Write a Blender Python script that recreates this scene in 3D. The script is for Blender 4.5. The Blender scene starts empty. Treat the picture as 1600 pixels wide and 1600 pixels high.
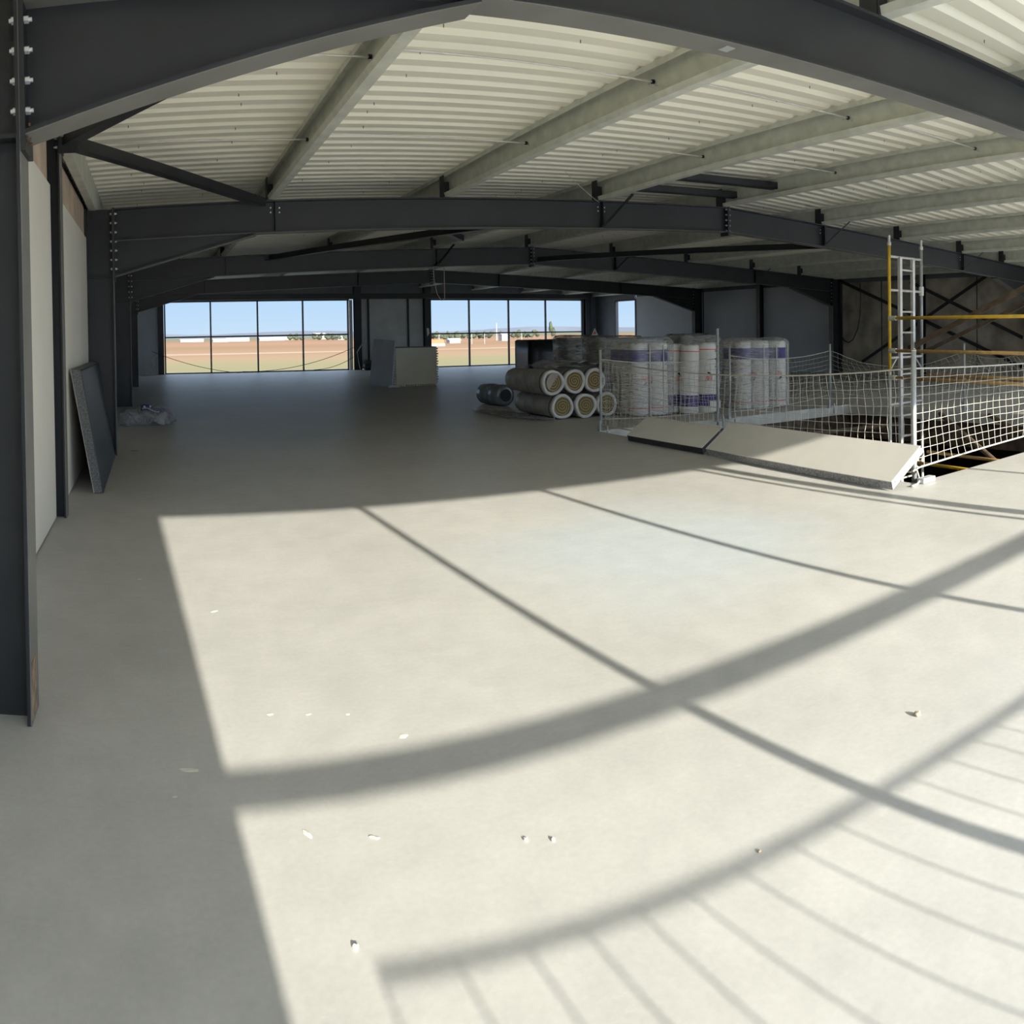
import bpy, bmesh, math, random
from mathutils import Vector, Matrix
random.seed(7)
C = bpy.context.scene.collection
SC = bpy.context.scene

# ------------------------------------------------------------------ camera
# the photograph is a hand-held sweep: a cylindrical panorama, eye 1.5 m above the slab
FPX, X0, Y0, ROLL, PITCH = 1259.417, 240.66, 535.84, .019, .0063
ca, sa, cb, sb = math.cos(ROLL), math.sin(ROLL), math.cos(PITCH), math.sin(PITCH)
ex = Vector((ca, 0, -sa)); ey = Vector((-sb*sa, cb, -sb*ca)); ez = Vector((cb*sa, sb, cb*ca))
tc = (800 - X0)/FPX
right = math.cos(tc)*ex - math.sin(tc)*ey
fwd = math.sin(tc)*ex + math.cos(tc)*ey
M = Matrix((right, ez, -fwd)).transposed().to_4x4()
M.translation = Vector((0, 0, 1.5))
cam = bpy.data.cameras.new('camera'); camo = bpy.data.objects.new('camera', cam); C.objects.link(camo)
camo.matrix_world = M
cam.type = 'PANO'; cam.panorama_type = 'CENTRAL_CYLINDRICAL'
cam.central_cylindrical_range_u_min = -800/FPX; cam.central_cylindrical_range_u_max = 800/FPX
cam.central_cylindrical_range_v_max = Y0/FPX; cam.central_cylindrical_range_v_min = (Y0 - 1600)/FPX
cam.central_cylindrical_radius = 1.0
cam.clip_start = .02; cam.clip_end = 20000
SC.camera = camo
# ------------------------------------------------------------------ light and exposure
SC.view_settings.view_transform = 'Standard'; SC.view_settings.look = 'None'
SC.view_settings.gamma = 1; SC.view_settings.use_curve_mapping = False
SC.view_settings.exposure = 0.2
SUN_DIR = Vector((-.05, 1, -.3446)).normalized()
sun = bpy.data.lights.new('sun', 'SUN'); suno = bpy.data.objects.new('sun', sun); C.objects.link(suno)
sun.energy = 10.7; sun.angle = math.radians(.55); sun.color = (1, .95, .81)
suno.rotation_euler = SUN_DIR.to_track_quat('-Z', 'Y').to_euler()
W = bpy.data.worlds.new('sky'); SC.world = W; W.use_nodes = True
nt = W.node_tree; nt.nodes.clear()
def N(nt, t, **kw):
    n = nt.nodes.new(t)
    for k, v in kw.items(): setattr(n, k, v)
    return n
tcn = N(nt, 'ShaderNodeTexCoord'); sep = N(nt, 'ShaderNodeSeparateXYZ'); nt.links.new(tcn.outputs['Generated'], sep.inputs[0])
rmp = N(nt, 'ShaderNodeValToRGB'); nt.links.new(sep.outputs['Z'], rmp.inputs[0])
cr = rmp.color_ramp; cr.elements[0].position = 0; cr.elements[0].color = (.51, .665, .83, 1)
cr.elements[1].position = 1; cr.elements[1].color = (.85, 1.05, 1.45, 1)
e = cr.elements.new(.05); e.color = (.42, .62, .855, 1)
e = cr.elements.new(.3); e.color = (.85, 1.05, 1.35, 1)  # sky overhead brightened to add light indoors
# wide glare added to the sun-side sky to brighten the interior
dot = N(nt, 'ShaderNodeVectorMath', operation='DOT_PRODUCT'); nt.links.new(tcn.outputs['Generated'], dot.inputs[0])
dot.inputs[1].default_value = tuple(-SUN_DIR)
cl = N(nt, 'ShaderNodeMath', operation='MAXIMUM'); nt.links.new(dot.outputs['Value'], cl.inputs[0]); cl.inputs[1].default_value = 0
pw = N(nt, 'ShaderNodeMath', operation='POWER'); nt.links.new(cl.outputs[0], pw.inputs[0]); pw.inputs[1].default_value = 1.4
mg = N(nt, 'ShaderNodeMixRGB', blend_type='ADD'); mg.inputs[0].default_value = 1
gl = N(nt, 'ShaderNodeMixRGB', blend_type='MULTIPLY'); gl.inputs[0].default_value = 1
gl.inputs[2].default_value = (2.0, 2.4, 3.0, 1); nt.links.new(pw.outputs[0], gl.inputs[1])
nt.links.new(rmp.outputs[0], mg.inputs[1]); nt.links.new(gl.outputs[0], mg.inputs[2])
bg = N(nt, 'ShaderNodeBackground'); nt.links.new(mg.outputs[0], bg.inputs[0]); bg.inputs[1].default_value = 1.0
wo = N(nt, 'ShaderNodeOutputWorld'); nt.links.new(bg.outputs[0], wo.inputs[0])
SC.cycles.diffuse_bounces = 8; SC.cycles.max_bounces = 14; SC.cycles.transparent_max_bounces = 24
SC.cycles.use_denoising = True
SC.cycles.sample_clamp_indirect = 8

# ------------------------------------------------------------------ materials
MATS = {}
def mat(name, col, rough=.6, metal=0., vary=.08, scale=3., spec=.5, bump=0., bscale=40., col2=None, alpha=None):
    m = bpy.data.materials.new(name); m.use_nodes = True; t = m.node_tree
    b = t.nodes['Principled BSDF']
    b.inputs['Roughness'].default_value = rough; b.inputs['Metallic'].default_value = metal
    b.inputs['Specular IOR Level'].default_value = spec
    co = N(t, 'ShaderNodeTexCoord'); no = N(t, 'ShaderNodeTexNoise'); no.inputs['Scale'].default_value = scale
    no.inputs['Detail'].default_value = 6; t.links.new(co.outputs['Object'], no.inputs['Vector'])
    r = N(t, 'ShaderNodeValToRGB'); t.links.new(no.outputs['Fac'], r.inputs[0])
    c2 = col2 or tuple(c*(1 - vary) for c in col); c1 = col if col2 else tuple(min(1, c*(1 + vary)) for c in col)
    r.color_ramp.elements[0].position = .35; r.color_ramp.elements[0].color = (*c2, 1)
    r.color_ramp.elements[1].position = .65; r.color_ramp.elements[1].color = (*c1, 1)
    t.links.new(r.outputs[0], b.inputs['Base Color'])
    if bump:
        n2 = N(t, 'ShaderNodeTexNoise'); n2.inputs['Scale'].default_value = bscale; n2.inputs['Detail'].default_value = 4
        t.links.new(co.outputs['Object'], n2.inputs['Vector'])
        bp = N(t, 'ShaderNodeBump'); bp.inputs['Strength'].default_value = bump; bp.inputs['Distance'].default_value = .02
        t.links.new(n2.outputs['Fac'], bp.inputs['Height']); t.links.new(bp.outputs[0], b.inputs['Normal'])
    if alpha is not None: b.inputs['Alpha'].default_value = alpha
    MATS[name] = m
    return m
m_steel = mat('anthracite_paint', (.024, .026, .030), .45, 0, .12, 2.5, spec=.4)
m_flange = mat('flange_face_grey', (.175, .172, .160), .6, 0, .10, 3, spec=.4)  # lighter grey, only on inner and lower flange faces
m_rust = mat('rusty_weld', (.16, .09, .06), .9, 0, .5, 60)
m_galv = mat('galvanised_zinc', (.66, .67, .60), .5, .15, .10, 6)
m_deck = mat('white_roof_deck', (.94, .915, .785), .55, 0, .02, 1)
m_bolt = mat('zinc_bolt', (.75, .77, .80), .35, .6, .05)
m_white = mat('white_panel', (.88, .85, .78), .6, 0, .03, .8)
m_greyp = mat('pale_grey_panel', (.55, .57, .61), .6, 0, .04, .8)
m_tan = mat('tan_board', (.62, .49, .39), .8, 0, .15, 3)
m_board = mat('concrete_blocks', (.40, .36, .30), .9, 0, .3, 1.6)
m_dark = mat('dark_face_panel', (.035, .042, .048), .5, 0, .1, 2)
m_foam = mat('foam_core', (.15, .15, .15), .95, 0, .35, 60, bump=.6)
m_alu = mat('aluminium', (.66, .64, .62), .45, .3, .08, 9)
m_yel = mat('yellow_paint', (.74, .47, .04), .5, 0, .12, 8)
m_orange = mat('worn_orange_paint', (.55, .34, .12), .55, 0, .2, 8)
m_rope = mat('white_cord', (.50, .485, .44), .8, 0, .05)
m_post = mat('galvanised_post', (.44, .46, .47), .45, .2, .10, 12)
m_black = mat('black_plastic_and_shade', (.02, .022, .026), .45, 0, .2, 5)
m_rollw = mat('white_roll_wrap', (.74, .72, .68), .55, 0, .06, 5)
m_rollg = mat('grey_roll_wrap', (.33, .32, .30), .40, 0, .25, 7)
m_rim = mat('white_fleece', (.62, .61, .60), .85, 0, .06, 12)
m_purple = mat('purple_print', (.065, .045, .20), .5, 0, .25, 9)
m_red = mat('red_print', (.74, .05, .04), .6, 0, .1)
m_ink = mat('black_print', (.02, .02, .025), .6)
m_wood = mat('rusty_brown_steel', (.12, .085, .06), .7, 0, .4, 7)
m_cream = mat('beige_sheet', (.78, .74, .60), .8, 0, .05, 2)
m_blueb = mat('bluish_white_sheet', (.66, .69, .78), .7, 0, .05, 2)
m_slab = mat('slab_edge', (.55, .54, .50), .8, 0, .12, 5)
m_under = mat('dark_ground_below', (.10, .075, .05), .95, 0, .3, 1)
m_sheet = mat('profiled_cladding', (.62, .63, .62), .6, 0, .08, 2)
m_clad = mat('grey_cladding', (.14, .15, .165), .55, 0, .08, 2)
m_chip = mat('plaster_chip', (.66, .64, .58), .8, 0, .1, 30)
m_stone = mat('stone', (.42, .36, .26), .9, 0, .35, 80)
m_frame = mat('window_frame_grey', (.05, .055, .06), .45)
m_blue = mat('blue_print', (.03, .045, .16), .5)

def film_mat(name, col, amount, scale=(3, 3, 26), rough=.22):
    m = bpy.data.materials.new(name); m.use_nodes = True; t = m.node_tree
    b = t.nodes['Principled BSDF']; b.inputs['Base Color'].default_value = (*col, 1); b.inputs['Roughness'].default_value = rough
    co = N(t, 'ShaderNodeTexCoord'); mp = N(t, 'ShaderNodeMapping'); mp.inputs['Scale'].default_value = scale
    t.links.new(co.outputs['Object'], mp.inputs[0])
    no = N(t, 'ShaderNodeTexNoise'); no.inputs['Scale'].default_value = 1.6; no.inputs['Detail'].default_value = 3; no.inputs['Distortion'].default_value = .6
    t.links.new(mp.outputs[0], no.inputs['Vector'])
    r = N(t, 'ShaderNodeMapRange'); r.inputs[1].default_value = .35; r.inputs[2].default_value = .75
    r.inputs[3].default_value = amount*.4; r.inputs[4].default_value = min(1, amount*1.5)
    t.links.new(no.outputs['Fac'], r.inputs[0]); t.links.new(r.outputs[0], b.inputs['Alpha'])
    bp = N(t, 'ShaderNodeBump'); bp.inputs['Strength'].default_value = .15; bp.inputs['Distance'].default_value = .02
    t.links.new(no.outputs['Fac'], bp.inputs['Height']); t.links.new(bp.outputs[0], b.inputs['Normal'])
    return m
m_film = film_mat('stretch_film', (.80, .80, .82), .30)
m_bag = film_mat('crumpled_film', (.42, .42, .44), .5, (4, 4, 4))
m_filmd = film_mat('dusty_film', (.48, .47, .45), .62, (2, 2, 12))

# floor: trowelled concrete with pale dust, scuffs and one large bluish plaster stain
def floor_mat():
    m = bpy.data.materials.new('trowelled_concrete'); m.use_nodes = True; t = m.node_tree
    b = t.nodes['Principled BSDF']
    co = N(t, 'ShaderNodeTexCoord')
    n1 = N(t, 'ShaderNodeTexNoise'); n1.inputs['Scale'].default_value = .55; n1.inputs['Detail'].default_value = 9; n1.inputs['Roughness'].default_value = .62
    t.links.new(co.outputs['Object'], n1.inputs['Vector'])
    r1 = N(t, 'ShaderNodeValToRGB'); t.links.new(n1.outputs['Fac'], r1.inputs[0])
    r1.color_ramp.elements[0].position = .3; r1.color_ramp.elements[0].color = (.425, .420, .408, 1)
    r1.color_ramp.elements[1].position = .7; r1.color_ramp.elements[1].color = (.505, .498, .482, 1)
    # scuffs
    mp = N(t, 'ShaderNodeMapping'); mp.inputs['Scale'].default_value = (5, 14, 5); mp.inputs['Rotation'].default_value = (0, 0, .5)
    t.links.new(co.outputs['Object'], mp.inputs[0])
    n2 = N(t, 'ShaderNodeTexNoise'); n2.inputs['Scale'].default_value = 1.3; n2.inputs['Detail'].default_value = 10; n2.inputs['Roughness'].default_value = .75
    t.links.new(mp.outputs[0], n2.inputs['Vector'])
    r2 = N(t, 'ShaderNodeMapRange'); r2.inputs[1].default_value = .60; r2.inputs[2].default_value = .78; r2.inputs[3].default_value = 0; r2.inputs[4].default_value = .8
    t.links.new(n2.outputs['Fac'], r2.inputs[0])
    mx = N(t, 'ShaderNodeMixRGB'); t.links.new(r2.outputs[0], mx.inputs[0]); t.links.new(r1.outputs[0], mx.inputs[1]); mx.inputs[2].default_value = (.60, .59, .57, 1)
    # bluish stain around x 3, y 4.4
    mp2 = N(t, 'ShaderNodeMapping'); mp2.vector_type = 'POINT'
    mp2.inputs['Location'].default_value = (-3.2/1.3, -4.6/1.25, 0); mp2.inputs['Scale'].default_value = (1/1.3, 1/1.25, 0)
    t.links.new(co.outputs['Object'], mp2.inputs[0])
    ln = N(t, 'ShaderNodeVectorMath', operation='LENGTH'); t.links.new(mp2.outputs[0], ln.inputs[0])
    ad = N(t, 'ShaderNodeMath', operation='MULTIPLY_ADD'); t.links.new(n1.outputs['Fac'], ad.inputs[0]); ad.inputs[1].default_value = 1.6; t.links.new(ln.outputs['Value'], ad.inputs[2])
    r3 = N(t, 'ShaderNodeMapRange'); r3.inputs[1].default_value = 1.3; r3.inputs[2].default_value = 2.0; r3.inputs[3].default_value = .85; r3.inputs[4].default_value = 0
    t.links.new(ad.outputs[0], r3.inputs[0])
    mx2 = N(t, 'ShaderNodeMixRGB'); t.links.new(r3.outputs[0], mx2.inputs[0]); t.links.new(mx.outputs[0], mx2.inputs[1]); mx2.inputs[2].default_value = (.47, .51, .54, 1)
    # fine grain
    n3 = N(t, 'ShaderNodeTexNoise'); n3.inputs['Scale'].default_value = 45; n3.inputs['Detail'].default_value = 3; t.links.new(co.outputs['Object'], n3.inputs['Vector'])
    r4 = N(t, 'ShaderNodeMapRange'); r4.inputs[1].default_value = .3; r4.inputs[2].default_value = .7; r4.inputs[3].default_value = .96; r4.inputs[4].default_value = 1.03
    t.links.new(n3.outputs['Fac'], r4.inputs[0])
    n5 = N(t, 'ShaderNodeTexNoise'); n5.inputs['Scale'].default_value = 4.5; n5.inputs['Detail'].default_value = 8; n5.inputs['Roughness'].default_value = .7; t.links.new(co.outputs['Object'], n5.inputs['Vector'])
    r5 = N(t, 'ShaderNodeMapRange'); r5.inputs[1].default_value = .3; r5.inputs[2].default_value = .7; r5.inputs[3].default_value = .93; r5.inputs[4].default_value = 1.06
    t.links.new(n5.outputs['Fac'], r5.inputs[0])
    m5 = N(t, 'ShaderNodeMixRGB', blend_type='MULTIPLY'); m5.inputs[0].default_value = 1; t.links.new(mx2.outputs[0], m5.inputs[1]); t.links.new(r5.outputs[0], m5.inputs[2])
    mm = N(t, 'ShaderNodeMixRGB', blend_type='MULTIPLY'); mm.inputs[0].default_value = 1; t.links.new(m5.outputs[0], mm.inputs[1]); t.links.new(r4.outputs[0], mm.inputs[2])
    t.links.new(mm.outputs[0], b.inputs['Base Color'])
    rr = N(t, 'ShaderNodeMapRange'); rr.inputs[1].default_value = .3; rr.inputs[2].default_value = .7; rr.inputs[3].default_value = .30; rr.inputs[4].default_value = .56
    t.links.new(n2.outputs['Fac'], rr.inputs[0]); t.links.new(rr.outputs[0], b.inputs['Roughness'])
    b.inputs['Specular IOR Level'].default_value = .25
    bp = N(t, 'ShaderNodeBump'); bp.inputs['Strength'].default_value = .02; bp.inputs['Distance'].default_value = .01
    t.links.new(n3.outputs['Fac'], bp.inputs['Height']); t.links.new(bp.outputs[0], b.inputs['Normal'])
    return m
m_floor = floor_mat()

def field_mat():
    m = bpy.data.materials.new('dry_field'); m.use_nodes = True; t = m.node_tree
    b = t.nodes['Principled BSDF']; b.inputs['Roughness'].default_value = 1; b.inputs['Specular IOR Level'].default_value = 0
    co = N(t, 'ShaderNodeTexCoord')
    sp = N(t, 'ShaderNodeSeparateXYZ'); t.links.new(co.outputs['Object'], sp.inputs[0])
    mp = N(t, 'ShaderNodeMapping'); mp.inputs['Scale'].default_value = (.008, .03, 1); t.links.new(co.outputs['Object'], mp.inputs[0])
    no = N(t, 'ShaderNodeTexNoise'); no.inputs['Scale'].default_value = 1; no.inputs['Detail'].default_value = 8; t.links.new(mp.outputs[0], no.inputs['Vector'])
    # real strips of land, by distance from the building
    ma = N(t, 'ShaderNodeMath', operation='MULTIPLY_ADD'); t.links.new(no.outputs['Fac'], ma.inputs[0]); ma.inputs[1].default_value = 46; t.links.new(sp.outputs['Y'], ma.inputs[2])
    mr = N(t, 'ShaderNodeMapRange'); mr.inputs[1].default_value = 45; mr.inputs[2].default_value = 1245; t.links.new(ma.outputs[0], mr.inputs[0])
    r = N(t, 'ShaderNodeValToRGB'); t.links.new(mr.outputs[0], r.inputs[0]); cr = r.color_ramp
    stops = [(0, (.26, .24, .20)), (.080, (.26, .24, .20)), (.088, (.21, .18, .10)), (.115, (.22, .185, .10)), (.13, (.25, .185, .105)), (.155, (.27, .175, .105)), (.185, (.25, .16, .095)),
             (.193, (.36, .28, .20)), (.203, (.27, .165, .10)), (.3, (.23, .145, .085)), (.42, (.27, .16, .10)), (.7, (.24, .145, .09)), (.93, (.185, .14, .085)), (1, (.155, .15, .10))]
    cr.elements[0].position = 0; cr.elements[0].color = (*stops[0][1], 1); cr.elements[1].position = 1; cr.elements[1].color = (*stops[-1][1], 1)
    for p, c in stops[1:-1]:
        e = cr.elements.new(p); e.color = (*c, 1)
    t.links.new(r.outputs[0], b.inputs['Base Color'])
    return m
m_field = field_mat()

# ------------------------------------------------------------------ mesh helpers
class MB:
    def __init__(s): s.v = []; s.f = []
    def add(s, vs, fs):
        n = len(s.v); s.v += [Vector(v) for v in vs]; s.f += [tuple(i + n for i in f) for f in fs]; return s
    def box(s, x0, y0, z0, x1, y1, z1):
        return s.add([(x0, y0, z0), (x1, y0, z0), (x1, y1, z0), (x0, y1, z0), (x0, y0, z1), (x1, y0, z1), (x1, y1, z1), (x0, y1, z1)],
                     [(0, 3, 2, 1), (4, 5, 6, 7), (0, 1, 5, 4), (1, 2, 6, 5), (2, 3, 7, 6), (3, 0, 4, 7)])
    def hexa(s, b, t):            # two quads
        return s.add(list(b) + list(t), [(0, 3, 2, 1), (4, 5, 6, 7), (0, 1, 5, 4), (1, 2, 6, 5), (2, 3, 7, 6), (3, 0, 4, 7)])
    def beam(s, p, q, w, h, up=(0, 0, 1)):
        p, q = Vector(p), Vector(q); d = (q - p).normalized(); up = Vector(up)
        a = d.cross(up).normalized(); b = a.cross(d).normalized(); a *= w/2; b *= h/2
        return s.hexa([p - a - b, p + a - b, p + a + b, p - a + b], [q - a - b, q + a - b, q + a + b, q - a + b])
    def tube(s, pts, r, n=8, cap=True):
        pts = [Vector(p) for p in pts]; rings = []; base = len(s.v); ref = None
        for i, p in enumerate(pts):
            d = (pts[min(i + 1, len(pts) - 1)] - pts[max(i - 1, 0)]).normalized()
            if ref is None: ref = Vector((0, 0, 1)) if abs(d.z) < .9 else Vector((1, 0, 0))
            a = d.cross(ref).normalized(); b = a.cross(d).normalized()
            rr = r[i] if isinstance(r, (list, tuple)) else r
            s.v += [p + rr*(math.cos(2*math.pi*k/n)*a + math.sin(2*math.pi*k/n)*b) for k in range(n)]
        for i in range(len(pts) - 1):
            for k in range(n):
                s.f.append((base + i*n + k, base + i*n + (k + 1) % n, base + (i + 1)*n + (k + 1) % n, base + (i + 1)*n + k))
        if cap:
            s.f.append(tuple(base + k for k in reversed(range(n)))); s.f.append(tuple(base + (len(pts) - 1)*n + k for k in range(n)))
        return s
    def prism(s, prof, off):      # closed profile (3d points) pushed along a vector
        n = len(prof); off = Vector(off); base = len(s.v)
        s.v += [Vector(p) for p in prof] + [Vector(p) + off for p in prof]
        s.f += [tuple(base + i for i in reversed(range(n))), tuple(base + n + i for i in range(n))]
        s.f += [(base + i, base + (i + 1) % n, base + n + (i + 1) % n, base + n + i) for i in range(n)]
        return s
    def build(s, name, m, parent=None, smooth=False, loc=None):
        me = bpy.data.meshes.new(name)
        if parent is not None: org = Vector(parent['_w'])
        else: org = Vector(loc) if loc is not None else Vector((0, 0, 0))
        me.from_pydata([tuple(v - org) for v in s.v], [], s.f); me.update()
        bm = bmesh.new(); bm.from_mesh(me); bmesh.ops.recalc_face_normals(bm, faces=bm.faces); bm.to_mesh(me); bm.free()
        me.materials.append(m)
        if smooth:
            for p in me.polygons: p.use_smooth = True
        o = bpy.data.objects.new(name, me); C.objects.link(o); o['_w'] = tuple(org)
        if parent is not None: o.parent = parent
        else: o.location = org
        return o
def tag(o, label=None, cat=None, group=None, kind=None):
    if label: o['label'] = label
    if cat: o['category'] = cat
    if group: o['group'] = group
    if kind: o['kind'] = kind
    return o
def thing(name, label, cat, loc, group=None):
    o = bpy.data.objects.new(name, None); C.objects.link(o); o.location = loc; o['_w'] = tuple(loc); o.empty_display_size = .1
    return tag(o, label, cat, group)
def struct(o): o['kind'] = 'structure'; return o
def sroot(name, loc=(0, 0, 0)):
    o = bpy.data.objects.new(name, None); C.objects.link(o); o.location = loc; o['_w'] = tuple(loc); o['kind'] = 'structure'; return o
def bevel(o, w=.006, seg=2):
    b = o.modifiers.new('b', 'BEVEL'); b.width = w; b.segments = seg; b.limit_method = 'ANGLE'; return o

# ------------------------------------------------------------------ dimensions
YF = [3.177, 10.412, 17.648, 24.883]        # portal frames
XL, XR, XRIDGE = -.50, 19.69, 8.95
SL = .0415
YN, YFAR = -1.66, 32.96                      # near and far gable
def rise(y): return .009*max(0, 10.412 - y)
def ztop(x): return 3.245 + SL*(x - 1.35) if x <= XRIDGE else 3.245 + SL*(XRIDGE - 1.35) - SL*(x - XRIDGE)
DEP = .42
PUR = .33                                    # purlin height
HX0, HX1, HY0, HY1 = 6.27, 12.0, 4.55, 10.3  # stair opening

# ------------------------------------------------------------------ floor, walls, roof
f = MB(); T = -.16
for (a, b, c, d) in [(-1.05, YN - .3, HX0, YFAR + .15), (HX0, YN - .3, 20.3, HY0), (HX0, HY1, 20.3, YFAR + .15), (HX1, HY0, 20.3, HY1)]:
    f.box(a, b, T, c, d, 0)
struct(f.build('floor', m_floor))
e = MB()
for (a, b, c, d) in [(HX0 - .012, HY0, HX0, HY1), (HX1, HY0, HX1 + .012, HY1)]:
    pass
e.box(HX0, HY1 - .012, T - .02, HX1, HY1 + .0, -.004).box(HX1 - .012, HY0, T - .02, HX1, HY1 - .012, -.004)
e.box(HX0, HY0, T - .02, HX0 + .012, HY1 - .012, -.004).box(HX0 + .012, HY0, T - .02, HX1 - .012, HY0 + .012, -.004)
struct(e.build('trim_1', m_slab))

def deck(name, x0, x1):
    m = MB(); p = .272; y = YN - .5; prof = []
    while y < YFAR + .6:
        prof += [(y, 0), (y + .138, 0), (y + .146, .046), (y + .228, .046)]; y += p
    z0, z1 = ztop(x0) + PUR, ztop(x1) + PUR
    n = len(prof); m.v += [Vector((x0, a, z0 + b + rise(a))) for a, b in prof] + [Vector((x1, a, z1 + b + rise(a))) for a, b in prof]
    m.f += [(i, i + 1, n + i + 1, n + i) for i in range(n - 1)]
    # upper skin, so that the roof has a thickness
    k = len(m.v); m.v += [Vector((x0, prof[0][0], z0 + .24)), Vector((x1, prof[0][0], z1 + .24)), Vector((x1, prof[-1][0], z1 + .12)), Vector((x0, prof[-1][0], z0 + .12))]
    m.f += [(k, k + 1, k + 2, k + 3)]
    return struct(m.build(name, m_deck))
ceil1 = deck('ceiling', -1.15, XRIDGE)
ceil2 = deck('ceiling.001', XRIDGE, 20.35)
PX = [-.72, 1.6, 4.02, 6.47, 8.92, 11.37, 13.82, 16.27, 18.3, 19.95]
sc_m = MB()
for px in PX[:8]:
    for j in range(2):
        y = 3.3
        while y < 17:
            if random.random() < .7:
                x = px + .5 + 1.1*j + random.uniform(-.15, .15); z = ztop(x) + PUR + rise(y)
                sc_m.tube([(x, y + .06, z + .01), (x, y + .06, z - .025)], .0035, 5)
            y += .272*random.choice((1, 2, 3))
s = sc_m.build('screw_tip', m_ink, ceil1); s['kind'] = 'stuff'

# left wall
wl = sroot('wall_left', (-.9, 15, 0))
POSTY = [6.8, 14.03, 21.27, 28.5]
edges = [-1.5] + sorted([y for y in YF] + POSTY) + [YFAR - .1]
for i in range(len(edges) - 1):
    a, b = edges[i] + .09, edges[i + 1] - .09
    MB().box(-.96, a, .012, -.845, b, 2.8).build('wall_panel', m_white if i < 4 else m_greyp, wl)
    MB().box(-.97, a, 2.8, -.87, b, 3.2).build('upper_board', m_tan, wl)
MB().box(-1.1, YN - .2, 0, -.98, YFAR + .1, 3.5).build('outer_skin', m_clad, wl)
# right wall: pale panels in the far bays, brown block infill in the near bays, and a narrow opening at the far end
wr = sroot('wall_right', (20.2, 15, 0))  # nearest stretch, out of view, left open to let in more skylight
for a, b, mm in [(6.9, 10.35, m_board), (10.5, 14.2, m_board), (14.34, 17.55, m_board),
                 (17.75, 21.36, m_greyp), (21.52, 24.8, m_greyp), (25.0, 29.55, m_greyp)]:
    MB().box(20.16, a, .0, 20.26, b, 2.98).build('wall_panel', mm, wr)
    MB().box(20.17, a, 2.98, 20.25, b, 3.5).build('upper_board', m_clad, wr)
MB().box(20.16, 29.7, 2.85, 20.26, 33, 3.5).build('upper_board', m_clad, wr)
MB().box(20.16, 31.3, 0, 20.26, 33, 2.85).build('wall_panel', m_clad, wr)
MB().box(20.3, 6.8, -.1, 20.4, 29.5, 3.6).build('outer_skin', m_clad, wr)
for yj in (12.35, 15.9):     # joints of the block infill
    MB().box(20.148, yj - .012, 0, 20.162, yj + .012, 2.98).build('joint', m_ink, wr)
# far gable: windows 1 and 2, cladding between
wf = sroot('wall_back', (10, YFAR, 0))
MB().box(-1.05, YFAR, 0, .22, YFAR + .12, 3.75).build('wall_panel', m_greyp, wf)
MB().box(.22, YFAR, 2.98, 20.3, YFAR + .12, 4.0).build('lintel_panel', m_clad, wf)
cl_m = MB(); z = .02
while z < 2.95:
    cl_m.box(8.6, YFAR + .02, z, 11.45, YFAR + .10, z + .10); cl_m.box(8.6, YFAR + .045, z + .10, 11.45, YFAR + .10, z + .125); z += .125
cl_m.build('cladding', m_sheet, wf)
MB().box(19.45, YFAR, 0, 20.3, YFAR + .12, 2.98).build('wall_panel', m_clad, wf)
MB().box(8.66, YFAR - .05, 3.08, 11.38, YFAR - .002, 3.2).build('pale_strip', m_greyp, wf)
# near gable behind the viewer: its glazing bars throw the shadows
wn = sroot('wall_front', (10, YN, 0))
MB().box(-1.05, YN - .12, 0, .42, YN, 3.9).build('wall_panel', m_white, wn)
MB().box(.36, YN - .12, 2.93, 20.3, YN, 4.0).build('lintel_panel', m_white, wn)
MB().box(19.3, YN - .12, 0, 20.3, YN, 2.93).build('wall_panel', m_white, wn)
def window(name, xs, y, ztr, post=.06, head=2.95, jambs=True):
    w = sroot(name, ((xs[0] + xs[-1])/2, y, 0))
    for x in xs: MB().box(x - post/2, y - .05, 0, x + post/2, y + .05, head).build('mullion', m_frame, w)
    MB().box(xs[0], y - .045, ztr - .03, xs[-1], y + .045, ztr + .03).build('transom', m_frame, w)
    MB().box(xs[0], y - .05, 0.0, xs[-1], y + .05, .045).build('bottom_rail', m_frame, w)
    MB().box(xs[0] - .05, y - .05, head - .03, xs[-1] + .05, y + .05, head + .05).build('head_rail', m_frame, w)
    return w
window('window_1', [.45, 2.33, 4.27, 6.17, 8.10], YFAR + .03, 1.5)
MB().box(8.17, YFAR + .02, 0, 8.3, YFAR + .12, 2.95).build('white_reveal', m_white, bpy.data.objects['window_1'])
window('window_2', [11.78, 13.6, 15.53, 17.42, 19.38], YFAR + .03, 1.46)
w3 = sroot('window_3', (20.2, 30.4, 0))
for yy in (29.6, 31.25): MB().box(20.14, yy - .05, 0, 20.28, yy + .05, 2.85).build('jamb', m_frame, w3)
MB().box(20.14, 29.6, 2.82, 20.28, 31.25, 2.9).build('head_rail', m_frame, w3)
window('window_4', [.41, 2.16, 3.92, 5.76, 7.54, 9.3, 11.1], YN - .05, 1.5)
window('window_5', [12.6, 14.3, 16, 17.7, 19.3], YN - .05, 1.5)
MB().box(5.88, YN + .02, 0, 6.03, YN + .16, 3.4).build('post', m_steel, wn)
MB().box(11.1, YN - .12, 0, 12.6, YN, 2.93).build('wall_panel', m_white, wn)
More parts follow.
